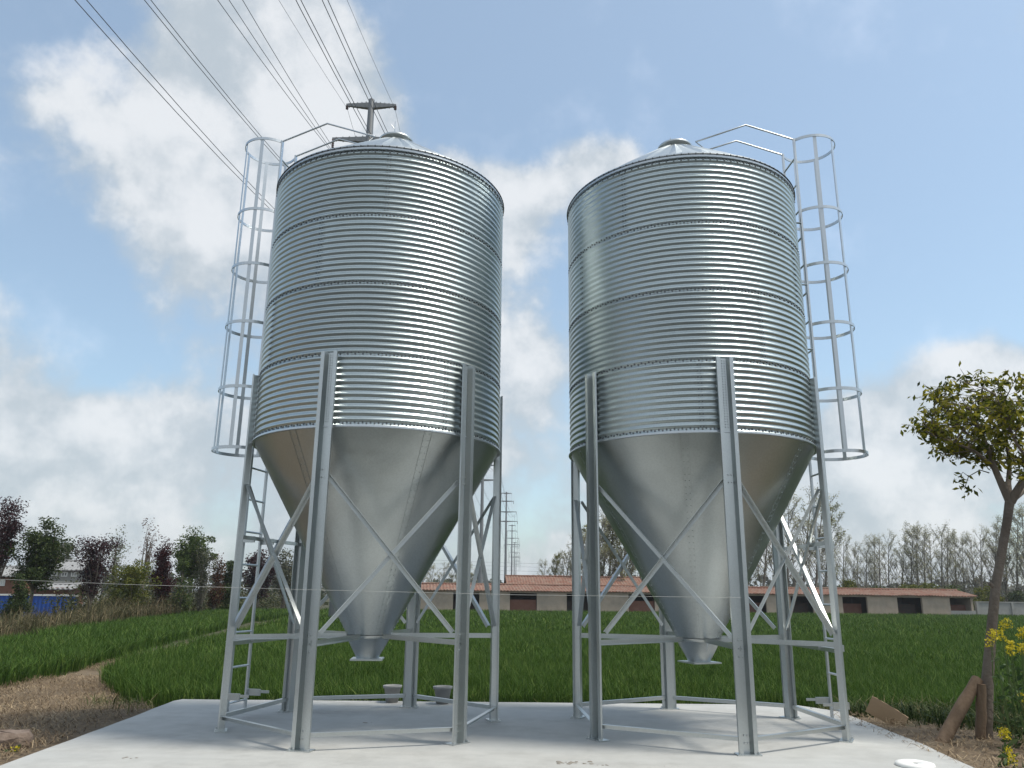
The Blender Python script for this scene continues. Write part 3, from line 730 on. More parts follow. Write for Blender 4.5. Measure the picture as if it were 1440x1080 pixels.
def tile_roof(name, L0, L1, y0, z0, yr, zr, y1, parent, material=M_TILE, pitch=.30, ripple=.03):
    """gable roof whose sheets are rippled like pantiles, ridge along x"""
    nxs = int((L1-L0)/pitch*4); vs = []; fs = []
    rows = [(y0, z0), ((y0+yr)/2, (z0+zr)/2), (yr, zr), ((yr+y1)/2, (zr+z0)/2), (y1, z0)]
    sagr = [RNG.normal(0, .018, nxs//16+3) for _ in rows]
    for i in range(nxs+1):
        x = L0+(L1-L0)*i/nxs; rp = ripple*math.sin(PI/2*i)
        for q, (yy, z) in enumerate(rows):
            f = i/16; j = int(f); sg = sagr[q][j]*(1-f+j)+sagr[q][j+1]*(f-j)
            vs.append((x, yy, z+rp+sg))
    R = len(rows)
    for i in range(nxs):
        for q in range(R-1): fs.append((i*R+q, (i+1)*R+q, (i+1)*R+q+1, i*R+q+1))
    n0 = len(vs); vs2 = [(a_, b_, c_-.07) for a_, b_, c_ in vs]
    fs2 = [tuple(n0+k for k in f[::-1]) for f in fs]
    for i in range(nxs): fs2 += [(i*R, n0+i*R, n0+(i+1)*R, (i+1)*R), (i*R+R-1, (i+1)*R+R-1, n0+(i+1)*R+R-1, n0+i*R+R-1)]
    for q in range(R-1): fs2 += [(q, q+1, n0+q+1, n0+q), (nxs*R+q, n0+nxs*R+q, n0+nxs*R+q+1, nxs*R+q+1)]
    mb = MB(); mb.add(vs+vs2, fs+fs2); rf = mb.build(name, material, parent)
    rg = MB(); rg.tube([(L0-.02, yr, zr+.03), (L1+.02, yr, zr+.03)], .09, 8); rg.build('ridge', material, rf)
    return rf
tile_roof('roof', -.3, SLEN+.25, -.22, EH+.02, DEP/2, RH, DEP+.4, shed)

# taller block behind the shed
bL, bR = at(717, 820, 82.), at(905, 820, 83.)
bO = Vector((bL[0], bL[1], -.32)); bu = Vector((bR[0]-bL[0], bR[1]-bL[1], 0)); BL = bu.length
blk = thing('farm_building', 'taller red roofed building just behind the long shed, in the gap between the silos', 'building', bO, math.atan2(bu.y, bu.x))
w = MB(); w.box((BL/2, 3, 1.2), (BL, 5.6, 2.4)); w.build('wall', M_BRICK, blk)
tile_roof('roof', -.3, BL+.3, -.3, 2.35, 3, 3.55, 6.2, blk)
w = MB(); w.box((.35, 3.0, 3.70), (.5, .5, .5)); 

# boundary wall right of the shed
wa, wb = at(1372, 850, 77.3), at(1640, 850, 79.5)
wo = Vector((wa[0], wa[1], -.32)); wu = Vector((wb[0]-wa[0], wb[1]-wa[1], 0)); WL = wu.length
bw = thing('boundary_wall', 'pale grey boundary wall running on right from the shed end', 'wall', wo, math.atan2(wu.y, wu.x))
w = MB(); w.box((WL/2, .1, .72), (WL, .18, 1.44)); w.build('panel', M_GREYWALL, bw)
w = MB(); w.box((WL/2, .1, 1.485), (WL+.05, .30, .09)); w.build('coping', M_GREYWALL, bw)
for i in range(int(WL/3.6)+1):
    w = MB(); w.box((.12+i*3.6, -.03, .715), (.22, .16, 1.43)); w.build('post', M_GREYWALL, bw)

# far left: two houses and the blue sheet fence
def house(name, label, x0, x1, Y, ptop, peave, wallm, roofm, depth=6., wins=()):
    a, b = at(x0, 830, Y), at(x1, 830, Y+.5); o = Vector((a[0], a[1], -.32)); u = Vector((b[0]-a[0], b[1]-a[1], 0)); Ln = u.length
    xm = (x0+x1)/2; ez = at(xm, peave, Y)[2]+.32; rz = at(xm, ptop, Y+depth/2)[2]+.32
    r = thing(name, label, 'house', o, math.atan2(u.y, u.x))
    w = MB(); w.box((Ln/2, depth/2, ez/2), (Ln, depth, ez)); w.build('wall', wallm, r)
    rf = tile_roof('roof', -.3, Ln+.3, -.35, ez-.06, depth/2, rz, depth+.35, r, roofm)
    for (wx0, wx1, wy0, wy1) in wins:
        def lx(px): 
            d = ray(px, 810); A = np.array([[d[0], -u.x/Ln], [d[1], -u.y/Ln]]); return float(np.linalg.solve(A, [o.x, o.y])[1])
        X0, X1 = lx(wx0), lx(wx1); z0 = at((wx0+wx1)/2, wy1, Y)[2]+.32; z1 = at((wx0+wx1)/2, wy0, Y)[2]+.32
        f = MB(); t = .09
        f.box(((X0+X1)/2, -.03, z1-t/2), (X1-X0, .1, t)); f.box(((X0+X1)/2, -.03, z0+t/2), (X1-X0, .1, t))
        for xx in (X0+t/2, (X0+X1)/2, X1-t/2): f.box((xx, -.034, (z0+z1)/2), (t, .1, z1-z0-2*t-.004))
        fo = f.build('window', M_WHITE, r); g = MB(); g.box(((X0+X1)/2, -.012, (z0+z1)/2), (X1-X0-.1, .03, z1-z0-.1)); g.build('pane', M_GLASS, fo)
    return r
house('farm_house', 'grey farm house with white framed windows behind the blue fence', 66, 112, 62, 789, 800, M_GREYWALL, M_ROOFGREY, wins=((70, 81, 804, 810), (86, 95, 804, 811), (100, 108, 804, 811)))
house('brick_house', 'low brown brick house with grey roof at far left', -60, 18, 58, 797, 808, M_BRICK, M_ROOFGREY, wins=((2, 9, 815, 824),))
house('brown_outbuilding', 'low brown outbuilding with a pale roof edge between the two left trees', 52, 98, 53, 822, 826, M_BRICK, M_ROOFGREY, depth=4)
fa, fb = at(-40, 850, 49), at(108, 850, 49.5)
fo_ = Vector((fa[0], fa[1], -.32)); fu = Vector((fb[0]-fa[0], fb[1]-fa[1], 0)); FL = fu.length
fence = thing('blue_fence', 'bright blue corrugated sheet fence behind the reeds at far left', 'fence', fo_, math.atan2(fu.y, fu.x))
ft = at(50, 838, 49)[2]+.32
vs = []; fs = []; nn = int(FL/.06)
for i in range(nn+1):
    x = FL*i/nn; y = .018*(1 if (i//2) % 2 else -1); vs += [(x, y, 0), (x, y, ft), (x, y+.012, ft), (x, y+.012, 0)]
for i in range(nn):
    for q in range(4): fs.append((i*4+q, i*4+4+q, i*4+4+(q+1) % 4, i*4+(q+1) % 4))
fm = MB(); fm.add(vs, fs); fm.build('sheet', M_BLUE, fence)
fm = MB(); fm.box((FL/2, 0.006, ft+.05), (FL, .09, .10)); fm.build('top_rail', M_WHITE, fence)
for i in range(5):
    fm = MB(); fm.box((FL*(i+.5)/5, .09, (ft-.02)/2), (.08, .08, ft-.02)); fm.build('post', M_WHITE, fence)

# ------------------------------------------------------------------ trees
def rnd(a, b): return random.uniform(a, b)
def leaf_mesh(name, pts, size, material, parent, droop=.3, elong=1.9, seedv=0):
    """many separate small leaves (two triangles folded on a midrib)"""
    P = np.asarray(pts); n = len(P); r = np.random.default_rng(100+seedv)
    d = r.normal(size=(n, 3)); d[:, 2] = d[:, 2]*.6-droop; d /= np.linalg.norm(d, axis=1)[:, None]
    q = r.normal(size=(n, 3)); s = np.cross(d, q); s /= np.linalg.norm(s, axis=1)[:, None]; up = np.cross(s, d)
    l = size*r.uniform(.6, 1.3, n)[:, None]; w = l/elong
    V = np.stack([P, P+d*l*.5+s*w*.5+up*w*.12, P+d*l, P+d*l*.5-s*w*.5+up*w*.12], 1).reshape(-1, 3)
    o = (np.arange(n)*4)[:, None]
    T = np.concatenate([o+np.array([[0, 1, 2]]), o+np.array([[0, 2, 3]])])
    return np_mesh(name, V, None, material, parent, faces3=T)
def curve_pts(a, b, n, bow):
    a, b = Vector(a), Vector(b); o = Vector((rnd(-1, 1), rnd(-1, 1), rnd(-.2, .8)))*bow*(b-a).length
    return [a.lerp(b, t/(n-1))+o*math.sin(PI*t/(n-1)) for t in range(n)]
def leafy_tree(name, label, base, H, trunk_h, rx, rz_, material, nclump=26, per=70, leaf=.16, clump=.34, shape='round', r0=.09, group=None, cat='tree', seed=0, lean=(0, 0), bark=None):
    """trunk, limbs to every leaf clump, leaves round the clumps; crown box: height trunk_h..H, radius rx"""
    random.seed(1000+seed); rs = np.random.default_rng(500+seed)
    root = thing(name, label, cat, base, 0, group)
    fork = Vector((lean[0]*trunk_h, lean[1]*trunk_h, trunk_h)); tb = MB()
    tb.tube([(0, 0, -.1), fork*.5+Vector((rnd(-.05, .05), rnd(-.05, .05), 0)), fork], [r0*1.25, r0, r0*.85], 7)
    ch = H-trunk_h; pts = []
    for c in range(nclump):
        for _ in range(40):
            p = Vector((rnd(-1, 1), rnd(-1, 1), rnd(0, 1)))
            h = p.z; rad = math.hypot(p.x, p.y)
            if shape == 'round': lim = math.sqrt(max(0, 1-(2*h-.95)**2))*.98
            elif shape == 'column': lim = .75*(1-h**3)+.18
            elif shape == 'cone': lim = 1-h*.93
            elif shape == 'fan': lim = .12+.88*h**.8
            elif shape == 'bush': lim = math.sqrt(max(0, 1-h*h))
            if rad < lim*rnd(.45, 1.0)+.02: break
        cpt = Vector((p.x*rx*.9+fork.x, p.y*rx*.9+fork.y, trunk_h+h*ch*.93))
        st = Vector((fork.x*.9, fork.y*.9, trunk_h*.92)) if c % 3 else Vector((fork.x+cpt.x*.0, fork.y, min(trunk_h+(cpt.z-trunk_h)*.45, H*.8)))
        tb.tube(curve_pts(st, cpt, 5, .08), [r0*.42, r0*.32, r0*.24, r0*.15, r0*.07], 5, cap=False)
        cs = clump*rnd(.6, 1.35); kn = int(per*2.3*rnd(.55, 1.4))
        q = np.clip(rs.normal(size=(kn, 3)), -1.35, 1.35)*np.array([cs*.55, cs*.55, cs*.42])+np.array(cpt)
        if shape in ('column', 'fan'): q[:, 2] += rs.uniform(0, cs*1.3, kn)
        pts.append(q)
        # sprigs along the limb
        for t in (.55, .75):
            mpt = st.lerp(cpt, t); pts.append(rs.normal(size=(int(kn*.22), 3))*cs*.4+np.array(mpt))
    if shape != 'bush' or trunk_h > .05:
        tb.tube([fork, Vector((fork.x*1.05, fork.y*1.05, trunk_h+ch*.7))], [r0*.7, r0*.2], 5)
    tb.build('trunk', bark or M_BARK, root)
    leaf_mesh('crown', np.concatenate(pts), leaf*.74, material, root, seedv=seed)
    return root
def ground_at(px, Y, py=850): 
    p = at(px, py, Y); return Vector((p[0], Y, -.34))
def top_of(px, py, Y): return at(px, py, Y)[2]+.34
PXM = FPX    # pixels per metre at distance d is about FPX/d
def lt(name, label, px, ptop, Y, wpx, material, th=.25, **k):
    b = ground_at(px, Y, ptop*.55+850*.45); H = top_of(px, ptop, Y); dist = math.hypot(b.x, Y)
    if Y < 84:
        for q_ in ('leaf', 'clump'): k[q_] = k[q_]*Y/39
        k['r0'] = k.get('r0', .09)*Y/39
    return leafy_tree(name, label, b, H, H*th, wpx/2*dist/FPX, 0, material, **k)
G = 'trees along the reed band on the left'
lt('plum_tree', 'dark purple leaved tree cut by the left edge of the photo', 2, 714, 40, 52, M_LF_PURPLE, .35, shape='fan', nclump=20, per=60, leaf=.17, clump=.42, seed=1, group=G)
lt('broadleaf_tree', 'large dark green tree, tallest at far left, above the blue fence', 54, 722, 41, 82, M_LF_DARK, .33, shape='round', nclump=46, per=80, leaf=.17, clump=.42, seed=2, group=G)
lt('evergreen_bush', 'dense dark green bush low in front of the large dark tree', 29, 792, 38, 42, M_LF_DARK, .04, shape='cone', nclump=34, per=80, leaf=.13, clump=.30, seed=3, cat='bush')
lt('pale_tree', 'hazy pale green small tree farther off, behind the grey house', 92, 752, 85, 40, M_LF_GREY, .2, shape='round', nclump=24, per=60, leaf=.3, clump=.6, seed=4)
lt('plum_tree', 'purple leaved tree of upswept fan branches beside the blue fence end', 133, 763, 43, 64, M_LF_PURPLE, .28, shape='fan', nclump=34, per=55, leaf=.14, clump=.32, seed=5, group=G)
lt('slender_tree', 'thin pale wispy tree rising behind the yellow green one', 161, 738, 60, 24, M_LF_PALE, .3, shape='column', nclump=16, per=18, leaf=.15, clump=.4, seed=6, group=G, r0=.06)
lt('yellow_green_tree', 'rounded yellow green tree, brightest of the left row', 187, 774, 48.5, 66, M_LF_YEL, .16, shape='round', nclump=34, per=75, leaf=.14, clump=.36, seed=7, group=G)
lt('slender_tree', 'nearly bare twiggy tree left of the dark red column tree', 205, 733, 62, 28, M_LF_BROWN, .3, shape='fan', nclump=18, per=7, leaf=.13, clump=.4, seed=8, group=G, r0=.07)
lt('red_column_tree', 'narrow upright dark red tree in the left row', 229, 743, 52, 30, M_LF_RED, .22, shape='column', nclump=34, per=70, leaf=.13, clump=.28, seed=9, group=G)
lt('round_green_tree', 'round headed mid green tree right of the dark red column tree', 272, 739, 57, 62, M_LF_MID, .42, shape='round', nclump=38, per=75, leaf=.15, clump=.36, seed=10, group=G)
lt('green_bush', 'bright green upright bush under the round headed tree', 256, 782, 54.5, 30, M_LF_MID, .06, shape='column', nclump=22, per=60, leaf=.13, clump=.28, seed=11, cat='bush')
lt('grey_bush', 'grey green bare looking bush under the round headed tree', 284, 778, 56, 32, M_LF_GREY, .06, shape='fan', nclump=22, per=36, leaf=.12, clump=.3, seed=12, cat='bush')
lt('rusty_bush', 'rusty brown bush between the round tree and the dark cone tree', 305, 776, 60, 22, M_LF_BROWN, .15, shape='column', nclump=16, per=55, leaf=.13, clump=.28, seed=13, cat='bush')
lt('cone_tree', 'dark green conical tree just left of the left silo front legs', 324, 760, 64, 44, M_LF_DARK, .1, shape='cone', nclump=40, per=80, leaf=.14, clump=.34, seed=14, group=G)
lt('reddish_tree', 'dull reddish tree seen through the ladder of the left silo', 366, 772, 72, 52, M_LF_PURPLE, .25, shape='round', nclump=30, per=60, leaf=.16, clump=.4, seed=15, group=G)
lt('grey_green_tree', 'grey green tree between the ladder and front leg of the left silo', 402, 768, 78, 56, M_LF_GREY, .2, shape='round', nclump=30, per=50, leaf=.16, clump=.42, seed=16, group=G)
lt('green_bush', 'dark bush half hidden by the left silo front leg', 440, 788, 86.5, 50, M_LF_DARK, .08, shape='bush', nclump=26, per=70, leaf=.16, clump=.42, seed=17, cat='bush')
lt('green_bush', 'dark bush hidden mostly by the left silo hopper', 490, 800, 92, 50, M_LF_MID, .08, shape='bush', nclump=24, per=60, leaf=.17, clump=.42, seed=18, cat='bush')
ug = []
for i in range(150):
    Yd = rnd(43, 88); Xc = -23.5+rnd(-2.2, 1.3); hh = rnd(1.0, 2.6); k = 90
    ug.append(np.stack([RNG.normal(Xc, .6, k), RNG.normal(Yd, .6, k), -.3+hh*RNG.beta(1.4, 1.5, k)], 1))
tag(leaf_mesh('undergrowth', np.concatenate(ug), .19, leafmat('undergrowth_leaf', (.03, .042, .016), (.07, .085, .034), (.16, .14, .07)), None, seedv=61), 'tangled dark undergrowth between the trunks of the left tree row', 'undergrowth', kind='stuff')
# evergreen shrubs behind the shed roof
for i, (px, pt, wp, mt_, lab) in enumerate(((1192, 812, 26, M_LF_YEL, 'small yellow green shrub behind the shed roof, by the right silo ladder'), (1288, 806, 66, M_LF_YEL, 'widest olive shrub behind the shed roof'), (1238, 818, 44, M_LF_DARK, 'dark low shrub behind the shed roof left of the widest shrub'),
        (1338, 818, 50, M_LF_MID, 'green shrub behind the shed roof right of the widest shrub'), (1388, 820, 60, M_LF_YEL, 'olive shrub behind the boundary wall, behind the small tree trunk'), (1432, 822, 50, M_LF_DARK, 'dark shrub behind the boundary wall at the right edge'))):
    lt('shrub', lab, px, pt, 87+i*.4, wp, mt_, .05, shape='bush', nclump=34, per=60, leaf=.30, clump=.65, seed=30+i, cat='shrub', group='shrubs behind the shed')

# bare spring poplars: six shapes, copied
def make_poplar(seed, leafy, mt_):
    random.seed(seed); rs = np.random.default_rng(seed)
    root = thing('poplar_tree', 'x', 'tree'); H = 8.
    t = MB(); ln = rnd(.03, .13); bend = rnd(.1, .5)
    tp = [Vector((ln*z+bend*(z/H)**2, rnd(-.06, .06), z)) for z in np.linspace(-.2, H*.97, 9)]
    t.tube(tp, [.11, .10, .09, .08, .065, .05, .038, .026, .014], 6)
    t.build('trunk', M_TWIG, root)
    c = MB(); buds = []
    def twig(p, d, l, r, lev):
        mid = p+d*l*.5+Vector((rnd(-1, 1), rnd(-1, 1), rnd(0, 1)))*l*.05; e = p+d*l+Vector((0, 0, l*.10))
        c.tube([p, mid, e], [r, r*.7, r*.3], 3, cap=False)
        for _ in range(leafy): 
            f = rnd(.3, 1.05); buds.append(np.array(p+(e-p)*f)+rs.normal(0, .06, 3))
        if lev > 0:
            for i in range(3 if lev == 2 else 3):
                f = rnd(.25, .95); dd = (d+Vector((rnd(-1, 1), rnd(-1, 1), rnd(.0, .7)))*.55).normalized()
                twig(p+(e-p)*f, dd, l*rnd(.35, .6), r*.62, lev-1)
    for i in range(30):
        f = .14+.84*(i/29)**.85; q = f*8; k = min(7, int(q)); p = tp[k].lerp(tp[k+1], q-k)
        a = rnd(0, 2*PI); el = rnd(.75, 1.15); d = Vector((math.cos(a)*math.cos(el)+.10, math.sin(a)*math.cos(el), math.sin(el))).normalized()
        twig(p, d, rnd(1.5, 2.5)*(1.12-f*.72), .032*(1.15-f*.6), 2)
    r_ = np.random.default_rng(seed)
    for p in buds:
        dd = Vector(r_.normal(size=3)).normalized()*.13; sd = dd.orthogonal().normalized()*.035
        c.add([p, Vector(p)+dd*.5+sd, Vector(p)+dd, Vector(p)+dd*.5-sd], [(0, 1, 2, 3)])
    co_ = c.build('crown', M_TWIG, root); co_.data.materials.append(mt_)
    co_.data.polygons.foreach_set('material_index', [0]*(len(c.f)-len(buds))+[1]*len(buds))
    return root
PG = 'bare spring poplars behind the shed'
protos = [make_poplar(70+i, [3, 2, 4, 3, 8, 9][i], [M_BUD, M_BUD, M_BUD, M_BUD, M_BUD_OLIVE, M_BUD_OLIVE][i]) for i in range(6)]
used = [False]*6
random.seed(55)
def interp(tab, x):
    for (x0, y0), (x1, y1) in zip(tab[:-1], tab[1:]):
        if x0 <= x <= x1: return y0+(y1-y0)*(x-x0)/(x1-x0)
def put_poplar(px, ptop, Y, kind, label, wide=1.):
    if used[kind]: o = copy_tree(protos[kind])
    else: o = protos[kind]; used[kind] = True
    b = ground_at(px, Y, ptop*.5+425); H = top_of(px, ptop, Y); s = H/8.3
    o.location = b; o.scale = (s*wide, s*wide, s); o.rotation_euler = (0, 0, rnd(-.45, .45))
    o['label'] = label; o['category'] = 'tree'; o['group'] = PG
TABR = [(1150, 722), (1172, 748), (1200, 764), (1235, 758), (1262, 748), (1290, 742), (1320, 743), (1350, 747), (1375, 738), (1400, 735), (1425, 712), (1500, 700), (1560, 715)]
x = 1170
while x < 1550:
    put_poplar(x+rnd(-4, 4), interp(TABR, x)+rnd(-6, 10), rnd(90, 104), random.choice((0, 1, 2, 3)), 'bare grey poplar in the row behind the shed, right of both silos', 1.05); x += rnd(9, 14)
TABM = [(1030, 745), (1060, 716), (1090, 696), (1120, 690), (1145, 702), (1165, 730)]
for x in (1044, 1066, 1084, 1102, 1120, 1138, 1152): put_poplar(x, interp(TABM, x)+rnd(-5, 8), rnd(84, 92), random.choice((0, 3, 4)), 'tall budding poplar seen between right silo hopper and its ladder', 1.1)
TABL = [(755, 790), (775, 772), (800, 752), (822, 728), (845, 706), (870, 716), (900, 735), (940, 730), (1030, 740)]
for i, x in enumerate((762, 776, 790, 803, 816, 828, 840, 852, 866, 880, 896, 918, 950, 985, 1015)): put_poplar(x, interp(TABL, x)+rnd(-5, 8), rnd(86, 94), random.choice((4, 5)) if x > 830 else random.choice((0, 2, 5)), 'olive budding poplar left of or behind the right silo hopper' , 1.15)
for x in (578, 592, 604, 616, 630, 642, 655): put_poplar(x, 796+rnd(-6, 6), rnd(96, 104), random.choice((0, 1, 2)), 'low bare poplar behind shed roof, seen through left silo legs', 1.3)
for i in range(6):
    if not used[i]: put_poplar(1560+i*8, 725, 100, i, 'bare grey poplar in the row behind the shed, right of both silos')
bwd = []
for i in range(420):
    px = rnd(1160, 1560) if i % 4 else rnd(745, 1165); Yd = rnd(96, 112); b_ = at(px, 835, Yd); hh = rnd(1.5, 5.5); k = 26
    bwd.append(np.stack([RNG.normal(b_[0], .9, k), RNG.normal(Yd, .6, k), -.3+hh*RNG.beta(1.2, 1.7, k)], 1))
tag(leaf_mesh('brushwood', np.concatenate(bwd), .42, leafmat('brush_leaf', (.06, .05, .038), (.12, .10, .075), (.19, .17, .12)), None, seedv=88, droop=-.5, elong=4.5), 'grey brown thicket filling the gaps between the bare poplars', 'brushwood', kind='stuff')
# far line of woodland closing the horizon
fw = []
for i in range(260):
    px = rnd(-500, 1950); Yd = rnd(210, 330); b = at(px, 835, Yd); hh = rnd(3.5, 7.5)
    k = 46; fw.append(np.stack([RNG.normal(b[0], 2.6, k), RNG.normal(Yd, 2.5, k), -.3+hh*RNG.beta(1.6, 1.4, k)], 1))
o = leaf_mesh('far_woodland', np.concatenate(fw), 2.0, leafmat('far_wood_leaf', (.05, .055, .04), (.085, .09, .06), (.13, .13, .10)), None, seedv=99, droop=0, elong=1.3)
tag(o, 'low far off belt of woodland along the horizon', 'woodland', kind='stuff')

# ------------------------------------------------------------------ small tree at right with its props
random.seed(21); rs = np.random.default_rng(21)
TY = 9.55
def tp_(px, py, dy=0.): return Vector(at(px, py, TY+dy))
tb_ = tp_(1384, 1046); 
rt = thing('small_tree', 'small broadleaf tree with crooked trunk at the right edge, propped by timber stakes', 'tree', tb_)
def loc(v): return Vector(v)-tb_
tr = MB(); tk = [(1384, 1062), (1385, 1020), (1389, 950), (1395, 880), (1400, 826), (1409, 775), (1416, 735), (1420, 704)]
tr.tube([loc(tp_(*p)) for p in tk], [.100, .082, .064, .056, .053, .050, .050, .054], 12)
tr.tube([loc(tp_(1400, 828)), loc(tp_(1391, 820, -.03))], [.035, .02], 7)
limbs = []
def limb(pts, r0, r1):
    P = [loc(tp_(*p)) for p in pts]; k = len(P); tr.tube(P, [r0+(r1-r0)*i/(k-1) for i in range(k)], 8); limbs.append(P); return P
limb([(1420, 706), (1409, 682), (1397, 655), (1388, 628), (1376, 600), (1362, 574)], .05, .013)
limb([(1420, 706), (1418, 680, .1), (1420, 650, .25), (1414, 610, .3), (1410, 570, .3)], .04, .01)
limb([(1421, 706), (1434, 684, -.1), (1452, 655, -.2), (1468, 615, -.3), (1475, 575, -.3)], .055, .012)
limb([(1420, 706), (1440, 690, .2), (1470, 670, .4), (1500, 640, .5)], .04, .01)
limb([(1397, 655), (1370, 634, -.1), (1340, 622, -.2), (1310, 610, -.25)], .022, .007)
limb([(1388, 628), (1360, 610, .2), (1335, 585, .3), (1318, 560, .3)], .02, .006)
limb([(1405, 670), (1385, 645, .4), (1360, 630, .6), (1335, 640, .6)], .02, .006)
limb([(1414, 610, .3), (1395, 580, .5), (1380, 555, .6)], .016, .006)
limb([(1452, 655, -.2), (1430, 625, -.5), (1415, 590, -.6), (1400, 555, -.6)], .02, .006)
limb([(1391, 665), (1378, 661), (1362, 670), (1356, 688)], .008, .004)
limb([(1362, 670), (1354, 664), (1348, 672)], .005, .003)
tr.build('trunk', M_BARK, rt)
pts = []; tw = MB()
cent = []
for P in limbs[:9]:
    for i in range(int(len(P)*2.2)):
        t = rnd(.40, 1.0)*(len(P)-1); k = min(int(t), len(P)-2); cent.append((P[k].lerp(P[k+1], t-k), rnd(.16, .42)))
for p in [(1296, 606), (1300, 598), (1310, 585), (1318, 560), (1325, 548), (1345, 545), (1362, 540), (1385, 537), (1405, 545), (1425, 540), (1440, 545), (1290, 604), (1330, 640), (1350, 645), (1345, 600), (1440, 570), (1460, 560), (1430, 600), (1450, 625), (1365, 590), (1390, 575), (1420, 580), (1330, 575), (1320, 622), (1370, 620), (1400, 600), (1480, 580), (1500, 600), (1490, 640), (1440, 650), (1445, 675)]:
    cent.append((loc(tp_(p[0], p[1], rnd(-.5, .5))), rnd(.10, .25)))
    near_ = min((q for P in limbs[:9] for q in P), key=lambda q: (q-cent[-1][0]).length)
    tw.tube(curve_pts(near_, cent[-1][0], 5, .08), [.011, .009, .007, .005, .003], 4, cap=False)
for c, s in cent:
    for j in range(7):
        a = Vector(rs.normal(size=3)); a.z = abs(a.z)*.8+.1; a.normalize(); l = s*rnd(.5, 1.2); e = c+a*l
        tw.tube([c, c.lerp(e, .5)+Vector((0, 0, .02)), e], [.005, .004, .002], 3, cap=False)
        kn = random.randint(4, 7)
        for _ in range(kn): pts.append(np.array(c.lerp(e, rnd(.45, 1.05)))+rs.normal(0, .034, 3))
for P in limbs[9:]:
    for _ in range(16): pts.append(np.array(P[-1].lerp(P[-2], rnd(0, .4)))+rs.normal(0, .05, 3)+np.array([0, 0, -.03]))
tw.build('twigs', M_BARK, rt)
leaf_mesh('crown', np.array(pts), .088, M_LF_RIGHT, rt, droop=.75, elong=2.3, seedv=77)
def post(name, label, a, b, r0, r1):
    o = thing(name, label, 'stake', a, 0, 'timber props of the small tree'); v = Vector(b)-Vector(a); m_ = MB(); k = 7; P = []; R = []
    for i in range(k):
        t = i/(k-1); P.append(v*t+Vector((rnd(-.008, .008), rnd(-.008, .008), 0))); R.append(r0+(r1-r0)*t+rnd(-.004, .004))
    m_.tube(P, R, 9); m_.build('pole', M_WOOD, o); return o
sa, sb = tp_(1317, 1058, -.25), tp_(1374, 955, -.02)
s1 = post('tree_stake', 'timber stake leaning diagonally against the small tree trunk', sa, sb, .078, .062)
post('tree_stake', 'short upright timber stake standing tight beside the small tree trunk', tp_(1379, 1052, -.10), tp_(1381, 962, -.10), .055, .05)

# flowering rape plants
def rape(px, py_head, Y, heads, label, base_py=None, spread=.12):
    random.seed(int(px*7+py_head)); hd = Vector(at(px, py_head, Y)); g = float(gz(hd.x, hd.y)); b = Vector((hd.x+rnd(-.08, .08), hd.y+rnd(-.05, .05), g)); root = thing('rape_plant', label, 'plant', b, 0, 'yellow flowering rape plants')
    st = MB(); fl = []; lf = []
    for i in range(heads):
        e = hd-b+Vector((rnd(-spread, spread), rnd(-spread, spread), rnd(-spread*1.3, .03) if i else 0)); s0 = Vector((rnd(-.03, .03), rnd(-.03, .03), 0)); P = curve_pts(s0, e, 6, .05); st.tube(P, [.008, .008, .007, .006, .005, .004], 5)
        for k in range(60):
            f = rnd(0, 1); fl.append(np.array(e)+np.array([rnd(-.045, .045)*(1-f*.4), rnd(-.045, .045)*(1-f*.4), -.05+.10*f]))
        for k in range(12): q = P[random.randint(1, 4)]; lf.append(np.array(q)+np.array([rnd(-.07, .07), rnd(-.07, .07), rnd(-.05, .05)]))
    st.build('stem', M_STEM, root)
    leaf_mesh('leaves', np.array(lf), .10, M_RAPELEAF, root, seedv=int(px), elong=2.6)
    leaf_mesh('flowers', np.array(fl), .022, M_YELLOW, root, seedv=int(px)+1, elong=1.2, droop=-.2)
rape(1413, 877, 9.2, 2, 'rape plant with the topmost yellow head, close to the small tree trunk', spread=.03)
rape(1402, 893, 9.0, 4, 'rape plant with small yellow heads touching the right side of the trunk', spread=.08)
rape(1438, 890, 9.0, 4, 'rape plant with the brightest yellow head, cut by the right edge', spread=.07)
rape(1421, 908, 8.9, 4, 'rape plant with yellow heads in the middle of the right clump', spread=.09)
rape(1434, 915, 9.4, 4, 'rape plant with yellow heads lowest of the tall right clump', spread=.1)
rape(1440, 982, 9.0, 1, 'rape plant with one lone yellow head half way down the right edge', spread=.03)
rape(1414, 1030, 8.6, 2, 'short rape plant with pale yellow buds above the dirt mound', spread=.05)
rape(1413, 1057, 8.1, 1, 'short rape plant with one bright head low beside the dirt', spread=.03)
rape(1428, 1070, 8.0, 1, 'short rape plant with one head in the bottom right corner', spread=.03)
rape(22, 1058, 8.35, 1, 'tiny yellow flower at the bottom left against the pad edge', spread=.02)

# ------------------------------------------------------------------ small things on and beside the pad
def pot(px, py, Y, label, s=1., tilt=0.):
    p = at_z(px, py, 0.); o = thing('plastic_pot', label, 'pot', (p[0], p[1], 0), tilt, 'grey pots on the far pad edge'); m_ = MB()
    m_.lathe([(.001, .004), (.085*s, .002), (.115*s, .19*s), (.132*s, .19*s), (.134*s, .222*s), (.118*s, .225*s), (.10*s, .19*s), (.08*s, .03), (.001, .03)], 28); m_.build('bucket', M_POT, o)
    d = MB(); d.lathe([(.001, .195*s), (.05*s, .205*s), (.09*s, .18*s), (.1*s, .15*s)], 18); d.build('soil', M_MUD, o)
pot(551, 987.5, 0, 'grey plastic pot on the far pad edge, left of the back leg')
pot(622, 989.5, 0, 'grey plastic pot on the far pad edge, right of the back leg', 1.02, .7)
dp = at_z(1287, 1077, .0); di = thing('white_lid', 'round white plastic lid lying on the pad at the bottom right', 'lid', (dp[0], dp[1], 0), .3)
